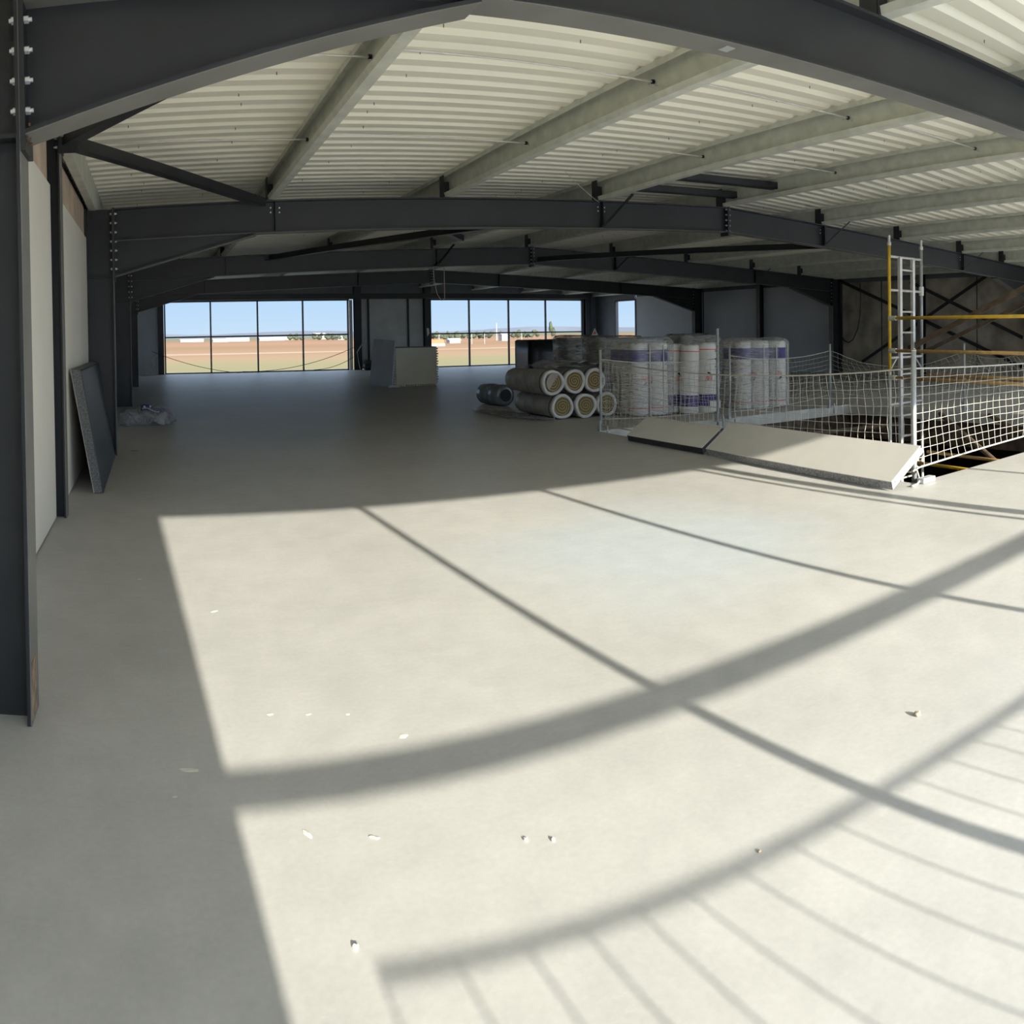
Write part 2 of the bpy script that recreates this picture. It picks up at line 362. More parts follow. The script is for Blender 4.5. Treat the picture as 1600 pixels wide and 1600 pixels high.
# lower storey seen through the stair opening
lo = sroot('trim_2', (9, 7, -3.6))
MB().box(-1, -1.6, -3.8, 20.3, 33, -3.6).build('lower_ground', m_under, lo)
MB().box(20.0, -1.6, -3.6, 20.2, 33, T - .02).build('lower_wall', m_board, lo)
MB().box(-1.0, 32.8, -3.6, 20.0, 33, T - .02).build('lower_wall', m_board, lo)
MB().box(-1.0, -1.6, -3.6, -.8, 32.8, T - .02).build('lower_wall', m_board, lo)
MB().box(-.8, -1.6, -3.6, 20.0, -1.4, T - .02).build('lower_wall', m_board, lo)
for (p, q) in [((HX0 - .5, HY1 + .25, -.42), (HX1 + 6, HY1 + .25, -.42)), ((HX1 + .25, HY0 - 1, -.42), (HX1 + .25, HY1 + .1, -.42)), ((16, HY0 - 1, -.42), (16, 20, -.42))]:
    MB().beam(p, q, .2, .44).build('floor_beam', m_wood, lo)
# stair half-landing and stringers below
MB().box(12.2, 5.2, -1.35, 13.8, 7.6, -1.2).build('landing', m_slab, lo)

# ------------------------------------------------------------------ land outside
g = MB(); g.v = [Vector(p) for p in [(-4000, -3000, -4), (5000, -3000, -4), (5000, 6000, -4), (-4000, 6000, -4)]]; g.f = [(0, 1, 2, 3)]
struct(g.build('ground', m_field))
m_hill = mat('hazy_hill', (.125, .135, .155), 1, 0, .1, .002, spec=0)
hl = MB(); n = 80; x0, x1 = -600, 4200
for i in range(n + 1):
    x = x0 + (x1 - x0)*i/n; h = 22 + 7*math.sin(i*.35) + 6*math.sin(i*.13 + 1) + random.uniform(-1.5, 1.5)
    hl.v += [Vector((x, 3900 - .25*x, -4)), Vector((x, 4000 - .25*x, -4 + h)), Vector((x, 4300 - .25*x, -4))]
for i in range(n):
    a = 3*i; hl.f += [(a, a + 3, a + 4, a + 1), (a + 1, a + 4, a + 5, a + 2)]
struct(tag(hl.build('ground.001', m_hill)))
m_leaf = mat('dusty_green_leaves', (.06, .07, .045), .9, 0, .3, .6, spec=.1)
m_trunk = mat('bark', (.12, .09, .06), .9)
def crown(mb, c, r, h):
    bm = bmesh.new(); bmesh.ops.create_icosphere(bm, subdivisions=2, radius=1)
    vs = [Vector((c[0] + v.co.x*r*(1 + random.uniform(-.25, .25)), c[1] + v.co.y*r, c[2] + v.co.z*h*(1 + random.uniform(-.25, .25)))) for v in bm.verts]
    mb.add(vs, [tuple(v.index for v in fc.verts) for fc in bm.faces]); bm.free()
def tree(u, D, h, r, label):
    th = (u - X0)/FPX; x, y = D*math.sin(th), D*math.cos(th)
    t = thing('tree', label, 'tree', (x, y, -4), 'trees beyond the field')
    MB().tube([(x, y, -4), (x, y, -4 + h*.5)], [.3, .18], 6).build('trunk', m_trunk, t)
    c = MB()
    for k in range(3): crown(c, (x + random.uniform(-.5, .5)*r, y + random.uniform(-1, 1), -4 + h*(.45 + .2*k)), r*.72*(1 - .2*k), h*.3)
    c.build('crown', m_leaf, t)
for u in [676, 684, 692, 700, 708, 716, 724, 731, 742, 750, 757, 765, 783, 790, 802, 809, 817, 825, 833, 841]:
    tree(u + random.uniform(-2, 2), 640 + random.uniform(-40, 60), 5.4 + random.uniform(-1.2, 1.2), 3 + random.uniform(-.6, 1.2), 'low dusty green tree in the tree line seen through the right-hand far window')
for u in [455, 462, 470, 490, 500, 512, 522, 532, 541]:
    tree(u + random.uniform(-2, 2), 760 + random.uniform(-40, 60), 5 + random.uniform(-1.2, 1.5), 3.5, 'low dusty green tree beyond the field in the left far window')
tree(862, 560, 11, 2.6, 'tall pale green tree standing above the tree line, right far window')
m_bld = mat('white_render', (.30, .29, .275), .9, 0, .05, .05); m_roofb = mat('grey_tin_roof', (.40, .38, .37), .8)
def shed(u, D, w, h, label, d=14, mm=None):
    th = (u - X0)/FPX; x, y = D*math.sin(th), D*math.cos(th)
    t = thing('building', label, 'building', (x, y, -4), 'buildings beyond the field')
    MB().box(x - w/2, y, -4, x + w/2, y + d, -4 + h).build('wall', mm or m_bld, t)
    MB().prism([(x - w/2 - .4, y - .4, -4 + h), (x - w/2 - .4, y + d/2, -4 + h + 1), (x - w/2 - .4, y + d + .4, -4 + h)], (w + .8, 0, 0)).build('roof', m_roofb, t)
    return t
shed(300, 900, 26, 2.4, 'low white building at the left end of the horizon, left far window')
shed(345, 820, 16, 2.6, 'white shed just right of the first mullion, left far window')
shed(372, 860, 24, 3, 'long white warehouse in the second pane of the left far window')
shed(425, 900, 28, 3, 'long white warehouse in the third pane of the left far window')
shed(448, 980, 14, 3, 'smaller white warehouse right of the long one, third pane')
shed(500, 1000, 14, 7, 'white block on the rise in the fourth pane of the left far window')
shed(534, 830, 8, 3, 'small white hut at the right end of the left far window')
shed(711, 420, 6, 1.6, 'low white hut in the first pane of the right far window', 5)
shed(790, 500, 5, 4, 'cream hut beside the tree line in the third pane', 5)
mo = mat('orange_barrier', (.72, .12, .05), .7)
th = (683 - X0)/FPX; bx, by = 330*math.sin(th), 330*math.cos(th)
t = thing('container', 'orange and white container in the field at the edge of the right far window', 'container', (bx, by, -4))
MB().box(bx - 3, by, -2.9, bx + 3, by + 2.4, -1.3).build('upper_body', mo, t); MB().box(bx - 3.4, by - .1, -4, bx + 3.4, by + 2.5, -2.9).build('lower_body', m_bld, t)
th = (776 - X0)/FPX; bx, by = 520*math.sin(th), 520*math.cos(th)
tag(MB().tube([(bx, by, -4), (bx, by, 2), (bx, by, 7.4)], [.5, .35, .2], 8).build('mast', m_bld, loc=(bx, by, -4)), 'thin white mast rising above the tree line, right far window', 'mast')
for u in (686, 737, 757, 815):
    th = (u - X0)/FPX; bx, by = 380*math.sin(th), 380*math.cos(th)
    lab = {686: 'pale post near the orange container', 737: 'pale post just right of the first mullion, right far window', 757: 'pale post left of the white mast in the field', 815: 'pale post in the third pane, right far window'}[u]
    tag(MB().tube([(bx, by, -4), (bx, by, 1.0)], .16, 6).build('field_post', m_bld, loc=(bx, by, -4)), lab, 'post', 'posts in the field')

bounce = MB(); bounce.v = [Vector(p) for p in [(-60, -90, -3.98), (80, -90, -3.98), (80, -3, -3.98), (-60, -3, -3.98)]]; bounce.f = [(0, 1, 2, 3)]  # unseen pale ground added to bounce sunlight in through the near opening
struct(bounce.build('ground.002', mat('added_bounce_ground', (.84, .82, .77), .9, 0, .05, .2, spec=.1)))
# ------------------------------------------------------------------ steel portal frames
bolt_me = None
def bolt(p, axis, parent, r=.014, l=.022):
    global bolt_me
    if bolt_me is None:
        o = MB().tube([(0, 0, 0), (0, 0, 1.0)], 1, 6).tube([(0, 0, .9), (0, 0, 1.7)], .55, 8).build('bolt', m_bolt); bolt_me = o.data; bpy.data.objects.remove(o)
    o = bpy.data.objects.new('bolt', bolt_me); C.objects.link(o); o.parent = parent
    o.location = Vector(p) - Vector(parent['_w']); o.rotation_euler = Vector(axis).to_track_quat('Z', 'Y').to_euler(); o.scale = (r, r, l); return o
def i_column(par, xi, xo, y, z0, z1, fw=.19, name='column'):
    s = 1 if xo > xi else -1; t = .018
    m = MB()
    for a, b in ((xi + s*.004, xi + s*t), (xo - s*t, xo)): m.box(min(a, b), y - fw/2, z0, max(a, b), y + fw/2, z1)
    MB().box(min(xi, xi + s*.004), y - fw/2, z0, max(xi, xi + s*.004), y + fw/2, z1).build(name + '_face', m_flange, par)
    m.box(min(xi, xo) + t, y - .006, z0, max(xi, xo) - t, y + .006, z1)
    return m.build(name, m_steel, par)
def i_rafter(par, xa, xb, y, fw=.19, dep=DEP, name='rafter'):
    m = MB(); t = .018
    P = lambda x, z, yy: Vector((x, yy, z))
    za, zb = ztop(xa) + rise(y), ztop(xb) + rise(y)
    for dz0, dz1, w in ((-t, 0, fw/2), (-dep + .004, -dep + t, fw/2), (-dep + t, -t, .006)):
        m.hexa([P(xa, za + dz0, y - w), P(xb, zb + dz0, y - w), P(xb, zb + dz0, y + w), P(xa, za + dz0, y + w)],
               [P(xa, za + dz1, y - w), P(xb, zb + dz1, y - w), P(xb, zb + dz1, y + w), P(xa, za + dz1, y + w)])
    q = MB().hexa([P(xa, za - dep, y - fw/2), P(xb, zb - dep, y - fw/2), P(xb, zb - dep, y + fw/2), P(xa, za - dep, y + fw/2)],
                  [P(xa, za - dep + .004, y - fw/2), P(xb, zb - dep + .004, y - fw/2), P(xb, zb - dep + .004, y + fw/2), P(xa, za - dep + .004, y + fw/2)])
    q.build('lower_flange_face', m_flange, par)
    return m.build(name, m_steel, par)
def haunch(par, xc, xe, y, zc, fw=.19):
    m = MB(); t = .018; ze = ztop(xe) - DEP + rise(y); zc1 = ztop(xc) - DEP + rise(y)
    m.hexa([Vector((xc, y - fw/2, zc)), Vector((xe, y - fw/2, ze - t)), Vector((xe, y + fw/2, ze - t)), Vector((xc, y + fw/2, zc))],
           [Vector((xc, y - fw/2, zc + t)), Vector((xe, y - fw/2, ze)), Vector((xe, y + fw/2, ze)), Vector((xc, y + fw/2, zc + t))])
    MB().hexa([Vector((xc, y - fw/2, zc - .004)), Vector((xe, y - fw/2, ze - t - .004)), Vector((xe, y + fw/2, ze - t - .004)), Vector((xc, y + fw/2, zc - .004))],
              [Vector((xc, y - fw/2, zc)), Vector((xe, y - fw/2, ze - t)), Vector((xe, y + fw/2, ze - t)), Vector((xc, y + fw/2, zc))]).build('haunch_face', m_flange, par)
    m.prism([(xc, y - .006, zc + t), (xe, y - .006, ze), (xc, y - .006, zc1 + .002)], (0, .012, 0))
    return m.build('haunch', m_steel, par)
FL = ['nearest dark steel portal frame, its rafter arching across the top of the picture', 'second dark steel portal frame, crossing behind the pale roof bay',
      'third dark steel portal frame, in shade behind the second one', 'fourth dark steel portal frame, in deep shade nearest the far windows']
HZ = 2.294; XH = 1.35
for k, y in enumerate(YF):
    fr = thing('portal_frame', FL[k], 'steel frame', (9.6, y, 0), 'steel portal frames')
    i_column(fr, XL, XL - .36, y, 0, ztop(XL) + rise(y))
    i_column(fr, XR, XR + .36, y, 0, ztop(XR) + .0)
    i_rafter(fr, XL, XRIDGE, y); i_rafter(fr, XRIDGE, XR, y)
    haunch(fr, XL, XH, y, HZ); haunch(fr, XR, XR - XH + XL, y, HZ - .08)
    for xc, s in ((XL, 1), (XR, -1)):
        MB().box(xc if s > 0 else xc - .02, y - .1, HZ - .06, xc + .02 if s > 0 else xc, y + .1, ztop(xc) + .01).build('end_plate', m_steel, fr)
        MB().box(min(xc, xc - s*.34), y - .085, HZ - .005, max(xc, xc - s*.34), y + .085, HZ + .01).build('stiffener', m_steel, fr)
        for j in range(8):
            zb = HZ + .1 + j*.118
            if zb > ztop(xc) - .05: continue
            for yy in ((y - .06,) if k else (y - .07, )):
                bolt((xc + s*.02, yy, zb), (s, 0, 0), fr, .016, .018); bolt((xc - s*.018, yy, zb), (-s, 0, 0), fr, .016, .013)
    MB().box(XRIDGE - .02, y - .1, ztop(XRIDGE) - DEP - .06, XRIDGE + .02, y + .1, ztop(XRIDGE) + .02).build('ridge_plate', m_steel, fr)
    for j in range(5):
        for s in (-1, 1): bolt((XRIDGE + s*.02, y - .07, ztop(XRIDGE) - .04 - j*.09), (s, 0, 0), fr, .014, .02)
    # stiffeners under the purlins that carry braces, and purlin cleats
    for px in PX[1:9]:
        if k < 3:
            zt = ztop(px) + rise(y)
            MB().box(px - .11, y - .07, zt, px - .095, y + .07, zt + PUR - .03).box(px - .11, y - .09, zt, px - .03, y - .075, zt + PUR*.62).build('purlin_cleat', m_steel, fr)
            bolt((px - .06, y - .09, zt + .05), (0, -1, 0), fr, .012, .014)
    for px in (1.6, 6.47, 11.37, 16.27):
        zt = ztop(px) + rise(y)
        MB().box(px - .006, y - .088, zt - DEP + .018, px + .006, y - .006, zt - .018).build('stiffener', m_steel, fr)
        for dx, dz in ((-.055, .06), (-.055, .12), (.06, .06), (.06, .12)):
            if k < 2: bolt((px + dx, y - .007, zt - dz - .03), (0, -1, 0), fr, .011, .012)
    if k < 3:        # fly braces from purlin to the bottom flange
        for px in (6.47, 11.37, 16.27):
            MB().beam((px, y - .06, ztop(px) - DEP + .03), (px + .26, y - .5, ztop(px) + .06), .08, .008).build('fly_brace', m_steel, fr)
# rust and paint wear at the base of the near column, weld rust at the haunch
nf = bpy.data.objects['portal_frame']
r = MB()
for i in range(26):
    x = XL + random.uniform(-.004, .03); yy = YF[0] + random.uniform(-.09, -.02); z = HZ + random.uniform(-.03, .05)
    r.box(x, yy - .008, z - .006, x + .008, yy + .008, z + .006)
r.build('weld_rust', m_rust, nf)
MB().box(XL, YF[0] - .085, .02, XL + .0025, YF[0] + .03, .24).build('rust_patch', mat('rust_stain', (.27, .19, .13), .9, 0, .4, 18), nf)
zs_ = ztop(2.74) + rise(YF[0]) - DEP - .001
MB().box(2.71, YF[0] - .05, zs_ - .003, 2.77, YF[0] + .02, zs_).build('sticker', m_post, nf)
# gable posts on the far wall
for i, (xa, xb, lab) in enumerate([(.16, .40, 'dark steel gable post at the left jamb of the left far window'), (8.32, 8.62, 'dark steel gable post right of the left far window'),
        (11.42, 11.72, 'dark steel gable post left of the right far window'), (19.42, 19.72, 'dark steel gable post right of the right far window')]):
    o = thing('gable_post', lab, 'steel post', ((xa + xb)/2, YFAR - .2, 0), 'far gable posts')
    m = MB(); m.box(xa, YFAR - .27, 0, xb, YFAR - .255, 3.5).box(xa, YFAR - .055, 0, xb, YFAR - .04, 3.5).box((xa + xb)/2 - .005, YFAR - .255, 0, (xa + xb)/2 + .005, YFAR - .055, 3.5); m.build('shaft', m_steel, o)
    MB().box(xa - .03, YFAR - .3, 0, xb + .03, YFAR - .03, .015).build('base_plate', m_steel, o)
for x, lab in ((8.98, 'thin dark stud left of the stacked sheets on the far cladding'), (10.75, 'thin dark stud above the beige sheets on the far cladding')):
    tag(MB().box(x - .04, YFAR - .06, 0, x + .04, YFAR - .0, 3.0).build('wall_stud', m_steel, loc=(x, YFAR, 0)), lab, 'stud')
o = tag(MB().box(-.4, YFAR - .46, 2.98, 19.6, YFAR - .31, 3.06).box(-.4, YFAR - .39, 3.06, 19.6, YFAR - .37, 3.2).build('gable_girt', m_steel, loc=(9, YFAR - .3, 3)), 'dark steel girt running above the far windows', 'beam')
# wall posts of the long sides
for i, y in enumerate(POSTY):
    lab = ['dark steel wall post between the two white panels on the left', 'dark steel wall post hidden behind the second frame on the left', 'dark steel wall post beyond the third frame on the left', 'dark steel wall post last before the far gable on the left'][i]
    if i in (0, 2):
        o = thing('wall_post', lab, 'steel post', (-.92, y, 0), 'left wall posts')
        i_column(o, -.76, -1.06, y, 0, 3.35, .16, 'shaft')
        if i == 0:
            MB().box(-.775, y - .09, 3.06, -.60, y - .075, 3.3).box(-.76, y - .12, 3.08, -.745, y + .12, 3.32).build('gusset', m_steel, o)
            for zz in (3.12, 3.26):
                bolt((-.745, y - .05, zz), (1, 0, 0), o); bolt((-.778, y - .05, zz), (-1, 0, 0), o, .012, .02); bolt((-.98, y - .006, zz - .03), (0, -1, 0), o, .008, .05)
for y, lab in ((21.44, 'dark steel wall post between the pale panels of the right wall'), (14.27, 'dark steel wall post behind the scaffold ladder on the right wall')):
    o = thing('wall_post', lab, 'steel post', (20.1, y, 0), 'right wall posts')
    i_column(o, 19.95, 20.15, y, 0, 3.3, .18, 'shaft')

# ------------------------------------------------------------------ purlins
ORD = ['eaves', 'first', 'second', 'third', 'ridge', 'fifth', 'sixth', 'seventh', 'eighth', 'right-hand eaves']
for i, px in enumerate(PX):
    z = ztop(px); s = -1
    prof = [(px, z + .002), (px - .09, z + .002), (px - .105, z + .055), (px - .100, z + .055), (px - .086, z + .008), (px - .006, z + .008),
            (px - .006, z + PUR - .008), (px - .086, z + PUR - .008), (px - .090, z + PUR - .055), (px - .096, z + PUR - .055), (px - .093, z + PUR - .002), (px, z + PUR - .002)]
    mb = MB(); ys = [YN - .1, YF[1], YFAR]; q = len(prof)
    for yy in ys: mb.v += [Vector((a, yy, b + rise(yy))) for a, b in prof]
    mb.f = [tuple(range(q)), tuple(2*q + j for j in range(q))] + [(w*q + j, w*q + (j + 1) % q, (w + 1)*q + (j + 1) % q, (w + 1)*q + j) for w in (0, 1) for j in range(q)]
    o = mb.build('roof_purlin', m_galv, loc=(px, YF[0], z))
    lab = {0: 'galvanised eaves purlin running along the top of the left wall', 4: 'galvanised ridge purlin, over the bolted middle joint of the second frame', 9: 'galvanised eaves purlin along the right wall'}.get(i, 'galvanised roof purlin, %s from the left wall, under the white deck' % ORD[i])
    if i > 4 and i < 9: lab = 'galvanised roof purlin, %s to the right of the ridge purlin' % ['nearest', 'second', 'third', 'fourth'][i - 5]
    tag(o, lab, 'purlin', 'roof purlins')
# tie rods between purlins (near bay)
for row, y in (('nearer', 5.62), ('farther', 8.02)):
    for i, (xa, xb) in enumerate([(-.72, 1.6), (1.6, 4.02), (4.02, 6.47), (6.47, 8.92), (11.37, 13.82)]):
        za, zb = ztop(xa) + .25 + rise(y), ztop(xb) + .25 + rise(y); dy = .05*i
        if row == 'farther' and i == 4: continue
        t = thing('tie_rod', '%s thin steel tie rod reaching the %s purlin' % (row, ['first', 'second', 'third', 'ridge', 'sixth'][i]), 'tie rod', (xb, y - dy, zb), 'roof tie rods')
        MB().tube([(xa, y - dy, za), (xb - .004, y - dy, zb - .05)], .0085, 6).build('rod', m_alu, t)
        MB().tube([(xb - .035, y - dy, zb - .05), (xb - .012, y - dy, zb - .05)], .020, 6).build('nut', m_ink, t)
        bolt((xb - .012, y - dy + .07, zb - .05), (-1, 0, 0), t, .008, .02); bolt((xb - .012, y - dy - .05, zb - .09), (-1, 0, 0), t, .007, .03)

# roof and wall braces
def angle(name, p, q, label, w=.09, h=.09, m=m_steel, cat='brace', grp='steel braces'):
    p, q = Vector(p), Vector(q); d = (q - p).normalized(); side = d.cross(Vector((0, 0, 1))).normalized()
    mb = MB(); mb.beam(p, q, w, .010); mb.beam(p + side*(w/2 - .005) + Vector((0, 0, h/2)), q + side*(w/2 - .005) + Vector((0, 0, h/2)), .010, h)
    return tag(mb.build(name, m, loc=p), label, cat, grp)
angle('roof_brace', (-.70, 6.84, 3.13), (1.42, 10.30, 3.17), 'dark angle brace from the left wall post to the second frame', .11, .10)
angle('roof_brace', (-.70, 6.76, 3.13), (1.30, 3.30, 3.10), 'dark angle brace from the left wall post to the nearest frame', .11, .10)
angle('roof_brace', (3.3, 10.5, 3.18), (5.6, 13.9, 3.20), 'dark roof brace just behind the second frame, left of the hanging cord', .10, .10)
angle('roof_brace', (4.9, 10.5, 3.0), (2.5, 17.5, 3.15), 'long dark roof brace slanting back from the second frame to the third', .12, .12)
angle('roof_brace', (6.5, 9.15, 3.62), (8.9, 9.15, 3.70), 'dark strut between purlins, the nearer of the two left of the ridge', .14, .1)
angle('roof_brace', (6.5, 10.1, 3.60), (8.9, 10.1, 3.68), 'dark strut between purlins, just before the second frame left of the ridge', .12, .1)
angle('roof_brace', (12.2, 10.5, 3.1), (9.0, 17.5, 3.2), 'dark roof brace behind the second frame, right of the ridge', .12, .12)
angle('wall_brace', (20.08, 17.7, 3.06), (20.08, 10.5, .2), 'dark wall brace falling to the right across the brown infill', .02, .10)
angle('wall_brace', (20.0, 11.9, 2.95), (20.0, 16.6, .35), 'dark wall brace rising to the right across the brown infill', .02, .10)
angle('wall_brace', (19.92, 14.6, 2.85), (19.92, 10.7, 1.15), 'upper dark wall brace starting behind the scaffold ladder', .02, .10)

# cables and wires
def wire(name, pts, r, label, m, cat='cable', parent=None):
    return tag(MB().tube(pts, r, 6).build(name, m, loc=pts[0]), label, cat)
def sag(p, q, s, n=14):
    p, q = Vector(p), Vector(q); return [p.lerp(q, i/n) - Vector((0, 0, s*4*(i/n)*(1 - i/n))) for i in range(n + 1)]
wire('wire', sag((4.60, 8.2, 3.37), (6.38, 10.3, 3.42), .02), .004, 'thin loose wire slanting from the second purlin to the second frame', m_alu)
def arc(cx, cy, z0, z1, w, n=16):
    pts = []
    for i in range(n + 1):
        a = i/n; pts.append((cx + w*(a - .5), cy, z0 + (z1 - z0)*(1 - (abs(2*a - 1))**3)))
    return pts
wire('looped_cable', [(6.38, 17.6, 3.06), (6.40, 17.6, 2.7), (6.47, 17.6, 2.40), (6.57, 17.6, 2.25), (6.65, 17.6, 2.30), (6.65, 17.6, 2.6), (6.65, 17.6, 3.06)], .008, 'looped cord hanging below the third frame', m_tan)
wire('hanging_cable', [(20.06, 16.7, 2.95), (20.05, 16.68, 2.4), (20.04, 16.70, 1.9), (20.03, 16.80, 1.45), (20.03, 17.0, 1.12), (20.03, 17.2, 1.02), (20.03, 17.36, 1.08), (20.03, 17.48, 1.2)], .018, 'black cable hanging in a hook on the brown infill wall', m_black)

# ------------------------------------------------------------------ stair opening: posts, nets, scaffold tower
def post(x, y, z0, z1, label, r=.021, clamp=True, extra=None):
    t = thing('guard_post', label, 'post', (x, y, z0), 'safety net posts')
    MB().tube([(x, y, z0), (x, y, z1)], r, 10).build('tube', m_post, t, True)
    MB().tube([(x, y, z1), (x, y, z1 + .012)], r*1.15, 10).build('cap', m_rope, t)
    if clamp:
        c = MB(); c.box(x - .05, y - .04, .0, x + .14, y + .04, .012).box(x - .045, y - .035, 0.012, x - .025, y + .035, .16).box(x + .10, y - .012, -.12, x + .12, y + .012, .08); c.build('clamp', m_post, t)
    return t
pa = post(6.30, 10.2, 0, 1.2, 'net post at the far left corner of the stair opening, before the rolls')
pb = post(8.42, 10.02, -.06, 1.5, 'tallest net post, between the white rolls and the purple-topped rolls', .024)
pc = post(8.80, 10.16, 0, 1.2, 'net post just right of the tallest post', .017)
pd = post(11.25, 10.12, 0, 1.19, 'net post at the far right corner of the stair opening')
pe = post(12.25, 7.78, 0, 1.2, 'net post on the right side of the opening, its foot hanging free', .018)
pf = post(12.2, 6.48, 0, 1.26, 'net post at the right edge of the picture')
pg = post(6.37, 4.63, -.02, 1.27, 'nearest net post, pale blue-grey, beside the tilted white slab', .024, False)
c = MB(); c.box(6.26, 4.44, .004, 6.46, 4.52, .055); bevel(c.build('clamp', m_post, pg))
k = MB()
for i in range(16):
    a = i*.9; k.tube([(6.37 + .035*math.cos(a), 4.63 + .035*math.sin(a), .06 + i*.012), (6.37 + .04*math.cos(a + .9), 4.63 + .04*math.sin(a + .9), .066 + i*.012)], .010, 5)
k.tube([(6.37, 4.60, .1), (6.28, 4.50, .03), (6.18, 4.46, .012), (6.08, 4.45, .012)], .010, 5)
k.build('rope_knot', m_rope, pg)
k = MB()
for i in range(20):
    a = i*1.1; k.tube([(8.36 + .03*math.cos(a), 9.96 + .03*math.sin(a), .85 + i*.022), (8.36 + .035*math.cos(a + .8), 9.96 + .03*math.sin(a + .8), .86 + i*.022)], .009, 4)
k.build('rope_knot', m_rope, pb)

def net(name, p, q, ztopp, zbotp, sagt, sagb, label, cell=.1, rows=11, r=.0042, wav=.012, bulge=.05, rr=.009, skew=0., m=m_rope):
    p, q = Vector((p[0], p[1], 0)), Vector((q[0], q[1], 0)); L = (q - p).length; nc = max(2, int(L/cell)); d = (q - p).normalized(); nn = Vector((-d.y, d.x, 0))
    t = thing(name, label, 'net', ((p.x + q.x)/2, (p.y + q.y)/2, .2), 'safety nets')
    zt = lambda a: ztopp[0]*(1 - a) + ztopp[1]*a - sagt*4*a*(1 - a)
    zb = lambda a: zbotp[0]*(1 - a) + zbotp[1]*a - sagb*4*a*(1 - a)
    G = []
    for i in range(nc + 1):
        a = i/nc; col = []
        for j in range(rows + 1):
            b = j/rows; w = math.sin(i*.8 + j*1.3)*wav + random.uniform(-wav, wav)*.6
            pt = p + d*(L*a + (w if 0 < i < nc else 0) + skew*math.sin(b*3.14)*(.5 if 0 < i < nc else 0)) + nn*(bulge*math.sin(a*math.pi*3)*b*(1 - b)*4)
            pt.z = zt(a)*(1 - b) + zb(a)*b + (random.uniform(-wav, wav)*.5 if 0 < j < rows else 0); col.append(pt)
        G.append(col)
    mb = MB()
    for i in range(nc + 1): mb.tube(G[i], r, 4, False)
    for j in range(1, rows): mb.tube([G[i][j] for i in range(nc + 1)], r, 4, False)
    mb.build('mesh', m, t)
    MB().tube([G[i][0] for i in range(nc + 1)], rr, 6).build('top_rope', m, t); MB().tube([G[i][rows] for i in range(nc + 1)], rr, 6).build('bottom_rope', m, t)
    return t
net('safety_net', (6.30, 10.18), (6.36, 4.66), (1.05, 1.10), (.10, .08), .13, .02, 'white safety net along the left side of the stair opening', .1, 11, .0027, .010, .05, .009)
net('safety_net', (6.39, 4.62), (12.0, 4.58), (1.10, 1.12), (.12, .12), .05, -.06, 'nearest white safety net, sunlit on the right in front of the opening', .125, 11, .0028, .008, .06, .009)
net('safety_net', (6.32, 10.2), (8.42, 10.06), (1.07, 1.02), (.18, .16), .06, .02, 'white safety net hanging in front of the wrapped white rolls', .1, 10, .0027, .02, .05, .007)
net('safety_net', (8.80, 10.18), (11.25, 10.14), (1.06, 1.07), (.12, .25), .10, .05, 'white safety net in front of the purple-topped rolls', .1, 10, .0027, .015, .05, .007, .1)
net('safety_net', (11.27, 10.1), (12.25, 7.8), (1.07, 1.06), (.3, .35), .28, .1, 'sagging white net at the far right corner of the opening', .1, 9, .0026, .025, .05, .006, .1)
net('safety_net', (12.25, 7.75), (12.2, 6.5), (1.05, 1.05), (.45, .3), .1, .1, 'bunched white net on the right side of the opening', .07, 9, .0034, .05, .08, .007, .1)
net('safety_net', (12.2, 6.45), (12.05, 4.6), (1.1, 1.05), (.2, .1), .12, .05, 'white net at the right edge of the picture', .07, 10, .0036, .04, .08, .007)
net('safety_net', (-.35, 31.8), (.12, 32.4), (.76, .78), (.05, .05), .12, .0, 'grey safety net in the dark far left corner', .1, 9, .008, .05, .05, .016)
# net stretched across the opening of the near gable: throws the soft band of shadow in the foreground
nn_ = net('safety_net', (.66, YN + .1), (5.7, YN + .1), (1.16, .99), (.02, .02), .02, .0, 'white safety net across the near opening, seen only as its shadow on the floor', .16, 3, .0036, .02, .06, .011)
# low ropes across the far window
wire('sagging_rope', sag((-.1, 32.6, .95), (6.2, 32.85, .05), .45), .012, 'thin sagging rope crossing the left far window low on the left', m_ink, 'rope')
wire('sagging_rope', sag((8.3, 32.55, .98), (3.6, 32.85, .05), .28), .012, 'thin sagging rope rising to the right jamb of the left far window', m_ink, 'rope')
wire('sagging_rope', sag((8.2, 32.5, .55), (6.6, 32.85, .05), .12), .012, 'short thin rope under the longer one at the left far window', m_ink, 'rope')
wire('hanging_rope', [(8.75, 32.5, 1.45), (8.55, 32.5, 1.05), (8.35, 32.48, .75), (8.40, 32.48, .4), (8.45, 32.47, .12), (8.48, 32.46, .02)], .02, 'grey rope hanging down the dark post beside the left far window', m_post, 'rope')

# scaffold tower standing in the opening
tw = thing('scaffold_tower', 'yellow and aluminium scaffold tower rising out of the stair opening', 'scaffold', (9.9, 6, -3.6))
A0, A1 = Vector((9.48, 7.33, 0)), Vector((10.34, 7.36, 0)); B0, B1 = Vector((9.15, 4.62, 0)), Vector((10.0, 4.65, 0))
def up(p, z): return (p.x, p.y, z)
for nm, P, mt, z1 in (('upright', A0, m_yel, 2.77), ('upright', A1, m_post, 2.77), ('upright', B0, m_yel, 2.4), ('upright', B1, m_post, 2.4)):
    o = MB().tube([up(P, .85), up(P, z1)], .024, 10).build(nm, mt, tw, True)
    MB().tube([up(P, -3.6), up(P, .85)], .023, 10).build('lower_upright', m_alu, tw, True)
    MB().tube([up(P, z1), up(P, z1 + .10)], .020, 10).tube([up(P, z1 - .05), up(P, z1)], .031, 10).build('spigot', m_alu, tw)
